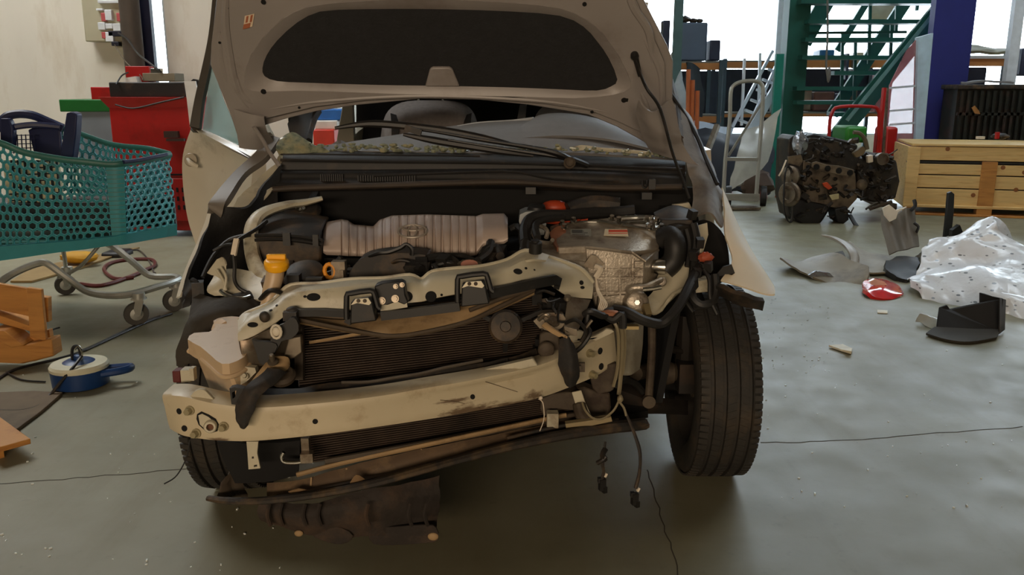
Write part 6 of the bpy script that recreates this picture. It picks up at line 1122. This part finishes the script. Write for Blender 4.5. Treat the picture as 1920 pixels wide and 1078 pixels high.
B().loft([q('1652,392,5.95 1668,402,5.9 1685,400,5.95 1700,390,5.9 1716,392,5.95'), q('1654,430,5.85 1672,432,5.8 1688,428,5.85 1704,424,5.8 1718,424,5.85'), q('1666,478,5.7 1682,470,5.66 1698,468,5.7 1712,464,5.68 1724,462,5.7')], 5, 4, .01, .006, 8).obj('ribbed_fender_liner', mat('brown_grey_liner', (.36, .33, .28), .55, 0, .12, 6), label='ribbed grey fender liner standing upright behind the red tail light', cat='fender liner')
B().plate(q('1655,390 1668,384 1680,394 1700,388 1684,398 1680,410 1668,416 1658,404', 5.85), .01).obj('white_foam_scrap', mat('white_foam', (.90, .88, .82), .7), label='white foam scrap on top of the upright fender liner', cat='foam')
B().loft([q('1660,488,5.5 1690,480,5.6 1724,482,5.6'), q('1662,505,5.3 1690,505,5.3 1722,500,5.35'), q('1680,520,5.15 1700,522,5.1 1716,514,5.2')], 4, 4, .04, .02, 8).obj('black_trim_heap', BLK, label='black plastic trim pieces heaped between bumper piece and plastic sheet', cat='trim piece')
B().tube(q('1714,375,5.9 1716,386,5.88 1708,394,5.9'), .014, 6, 3).tube(q('1714,418,5.8 1722,425,5.78 1718,436,5.8'), .010, 6, 3).obj('black_hook', BLK, label='bent black bracket at the upper right of the fender liner', cat='bracket')
B().plate(q('1778,362 1784,359 1790,364 1788,405 1784,440 1770,446 1774,410', 6.65), .03).obj('black_upright_strip', mat('grey_black_strip', (.16, .17, .18), .4), label='narrow black plastic strip standing upright before the wooden crate', cat='trim piece', bev=.004)
B().plate(q('1786,432 1800,422 1806,436 1804,446 1784,450', 6.5), .05).obj('black_block', BLK, label='small black block beside the upright black strip', cat='block')
tlc = G(1656, 566); tl = thing('tail_light', tlc, 'broken red car tail light lying on the floor before the plastic sheet', 'tail light')
B().loft([q('1617,536,4.9 1622,526,5.0 1650,522,5.05 1680,532,5.0 1694,546,4.85'), q('1618,542,4.8 1630,545,4.78 1652,540,4.78 1676,548,4.75 1695,550,4.78'), q('1630,550,4.72 1640,557,4.68 1656,560,4.66 1676,560,4.68 1690,554,4.74')], 5, 4, .02, .004, 8).obj('red_lens', mat('red_lens', (.82, .06, .04), .12, 0, .25, 14, coat=.6), tl)
B().plate(q('1630,528 1640,523 1658,528 1664,534 1650,536 1634,534', 4.86), .02).obj('white_reflector', mat('pale_reflector', (.92, .80, .74), .2), tl)
B().plate(q('1640,556 1655,562 1652,568 1642,562', 4.70), .05).plate(q('1676,558 1690,554 1692,562 1680,564', 4.74), .04).each('lamp_socket', WIRE, tl)
# plastic sheeting heap
def sheet_mat():
    m = mat('printed_plastic_sheet', (.86, .87, .88), .3, 0, .06, 5, bump=.8, bscale=13, coat=.3, tl=.10); nt = m.node_tree; N = nt.nodes; L = nt.links
    b = N['Principled BSDF']; src = b.inputs['Base Color'].links[0].from_socket
    vo = N.new('ShaderNodeTexVoronoi'); vo.inputs['Scale'].default_value = 17; tc = N.new('ShaderNodeTexCoord'); mp = N.new('ShaderNodeMapping'); mp.inputs['Scale'].default_value = (1, 1, 2.2); L.new(tc.outputs['Object'], mp.inputs[0]); L.new(mp.outputs[0], vo.inputs['Vector'])
    r = N.new('ShaderNodeValToRGB'); r.color_ramp.elements[0].position = .17; r.color_ramp.elements[1].position = .22; r.color_ramp.elements[0].color = (1, 1, 1, 1); r.color_ramp.elements[1].color = (0, 0, 0, 1); L.new(vo.outputs[0], r.inputs[0])
    mx = N.new('ShaderNodeMix'); mx.data_type = 'RGBA'; mx.inputs[7].default_value = (.18, .20, .22, 1); L.new(r.outputs[0], mx.inputs[0]); L.new(src, mx.inputs[6]); L.new(mx.outputs[2], b.inputs['Base Color']); return m
B().loft([q('1687,540,4.85 1712,560,4.72 1760,574,4.58 1820,588,4.44 1884,602,4.3 1960,618,4.15 2040,632,4.0'),
          q('1696,522,4.9 1730,528,4.8 1780,536,4.7 1830,545,4.6 1890,555,4.45 1960,570,4.3 2040,590,4.15'),
          q('1714,497,5.1 1744,492,5.1 1790,488,5.1 1840,482,5.0 1896,490,4.9 1960,520,4.7 2040,550,4.5'),
          q('1726,472,5.3 1760,458,5.3 1800,445,5.3 1850,430,5.2 1892,450,5.1 1930,492,5.0 2020,530,4.8'),
          q('1740,454,5.4 1770,444,5.4 1806,436,5.4 1846,420,5.4 1876,421,5.3 1912,470,5.2 2010,520,5.0'),
          [V((x_, 5.75, .02)) for x_ in (2.75, 2.9, 3.05, 3.2, 3.5, 3.8, 4.2)]], 8, 8, .004, .085, 3.6).obj('plastic_sheeting', sheet_mat(), label='crumpled heap of translucent white plastic sheeting with dark printed specks', cat='plastic sheet')
B().loft([g('1716,605 1735,612 1758,620', .004), [p + V((0, 0, .05)) for p in g('1722,606 1740,608 1756,612', 0)], g('1730,596 1745,598 1762,600', .01)], 5, 5, .003, .015, 12).obj('clear_plastic_scrap', mat('frosty_film', (.7, .7, .7)), label='small clear plastic scrap beside the black battery tray', cat='plastic scrap')
bt = thing('black_tray', G(1815, 630), 'broken black plastic tray standing on the floor in front of the sheeting', 'tray')
p_ = lambda s_: q(s_)
B().plate(q('1762,577,4.1 1776,572,4.1 1782,580,4.1 1810,574,4.12 1838,576,4.12 1838,549,4.12 1848,551,4.12 1862,556,4.08 1882,560,4.05 1874,622,3.98 1856,628,3.98 1800,620,4.0 1756,620,4.02'), .012).obj('tray_wall', mat('matt_black_tray', (.055, .052, .05), .7, 0, .3, 10), bt, bev=.003)
B().loft([g('1736,628 1775,640 1820,644 1868,636', .006), g('1752,616 1790,618 1830,620 1876,620', .012)], 4, 3, .01).obj('tray_base', mat('dusty_tray_base', (.20, .18, .14), .8), bt)
B().plate([V((0, 0, 0)) + G(1872, 626, .01), G(1882, 618, .01), U(1884, 562, 4.12), U(1872, 558, 4.0)], V((.006, 0, 0))).obj('tray_side', BLK, bt)
# paper scraps
B().plate(g('1554,650 1580,648 1598,656 1596,664 1576,658', .004), V((0, 0, .008))).plate(g('1574,656 1598,654 1596,660', .016), V((0, 0, .004))).obj('torn_paper', mat('cream_paper', (.90, .87, .78), .6), label='torn cream paper scrap alone on the floor right of the tyre', cat='paper')
B().plate(g('1645,582 1664,583 1664,588 1645,587', .002), V((0, 0, .004))).obj('small_white_card', mat('cream_paper', (.9, .9, .8)), label='small white card on the floor just below the tail light', cat='card')
# things seen through the car on the left
bx(585, 205, 650, 225, 7.0, .3).obj('blue_crate', mat('sky_blue', (.10, .40, .72), .5), label='bright blue crate seen through the left side of the car', cat='crate', bev=.01)
bx(590, 226, 632, 243, 6.95, .3).obj('white_boxes', mat('white_paper', (.9, .9, .9)), label='white box seen through the car below the blue crate', cat='box', bev=.01)
bx(588, 243, 626, 275, 6.9, .3).obj('red_orange_machine', mat('orange_red', (.80, .20, .12), .5), label='orange-red machine seen through the car under the white box', cat='machine', bev=.01)
bx(560, 277, 660, 446, 6.9, .4).obj('low_cupboard', mat('grey_cupboard', (.4, .4, .4), .6), label='low grey cupboard behind the left side of the car', cat='cupboard')
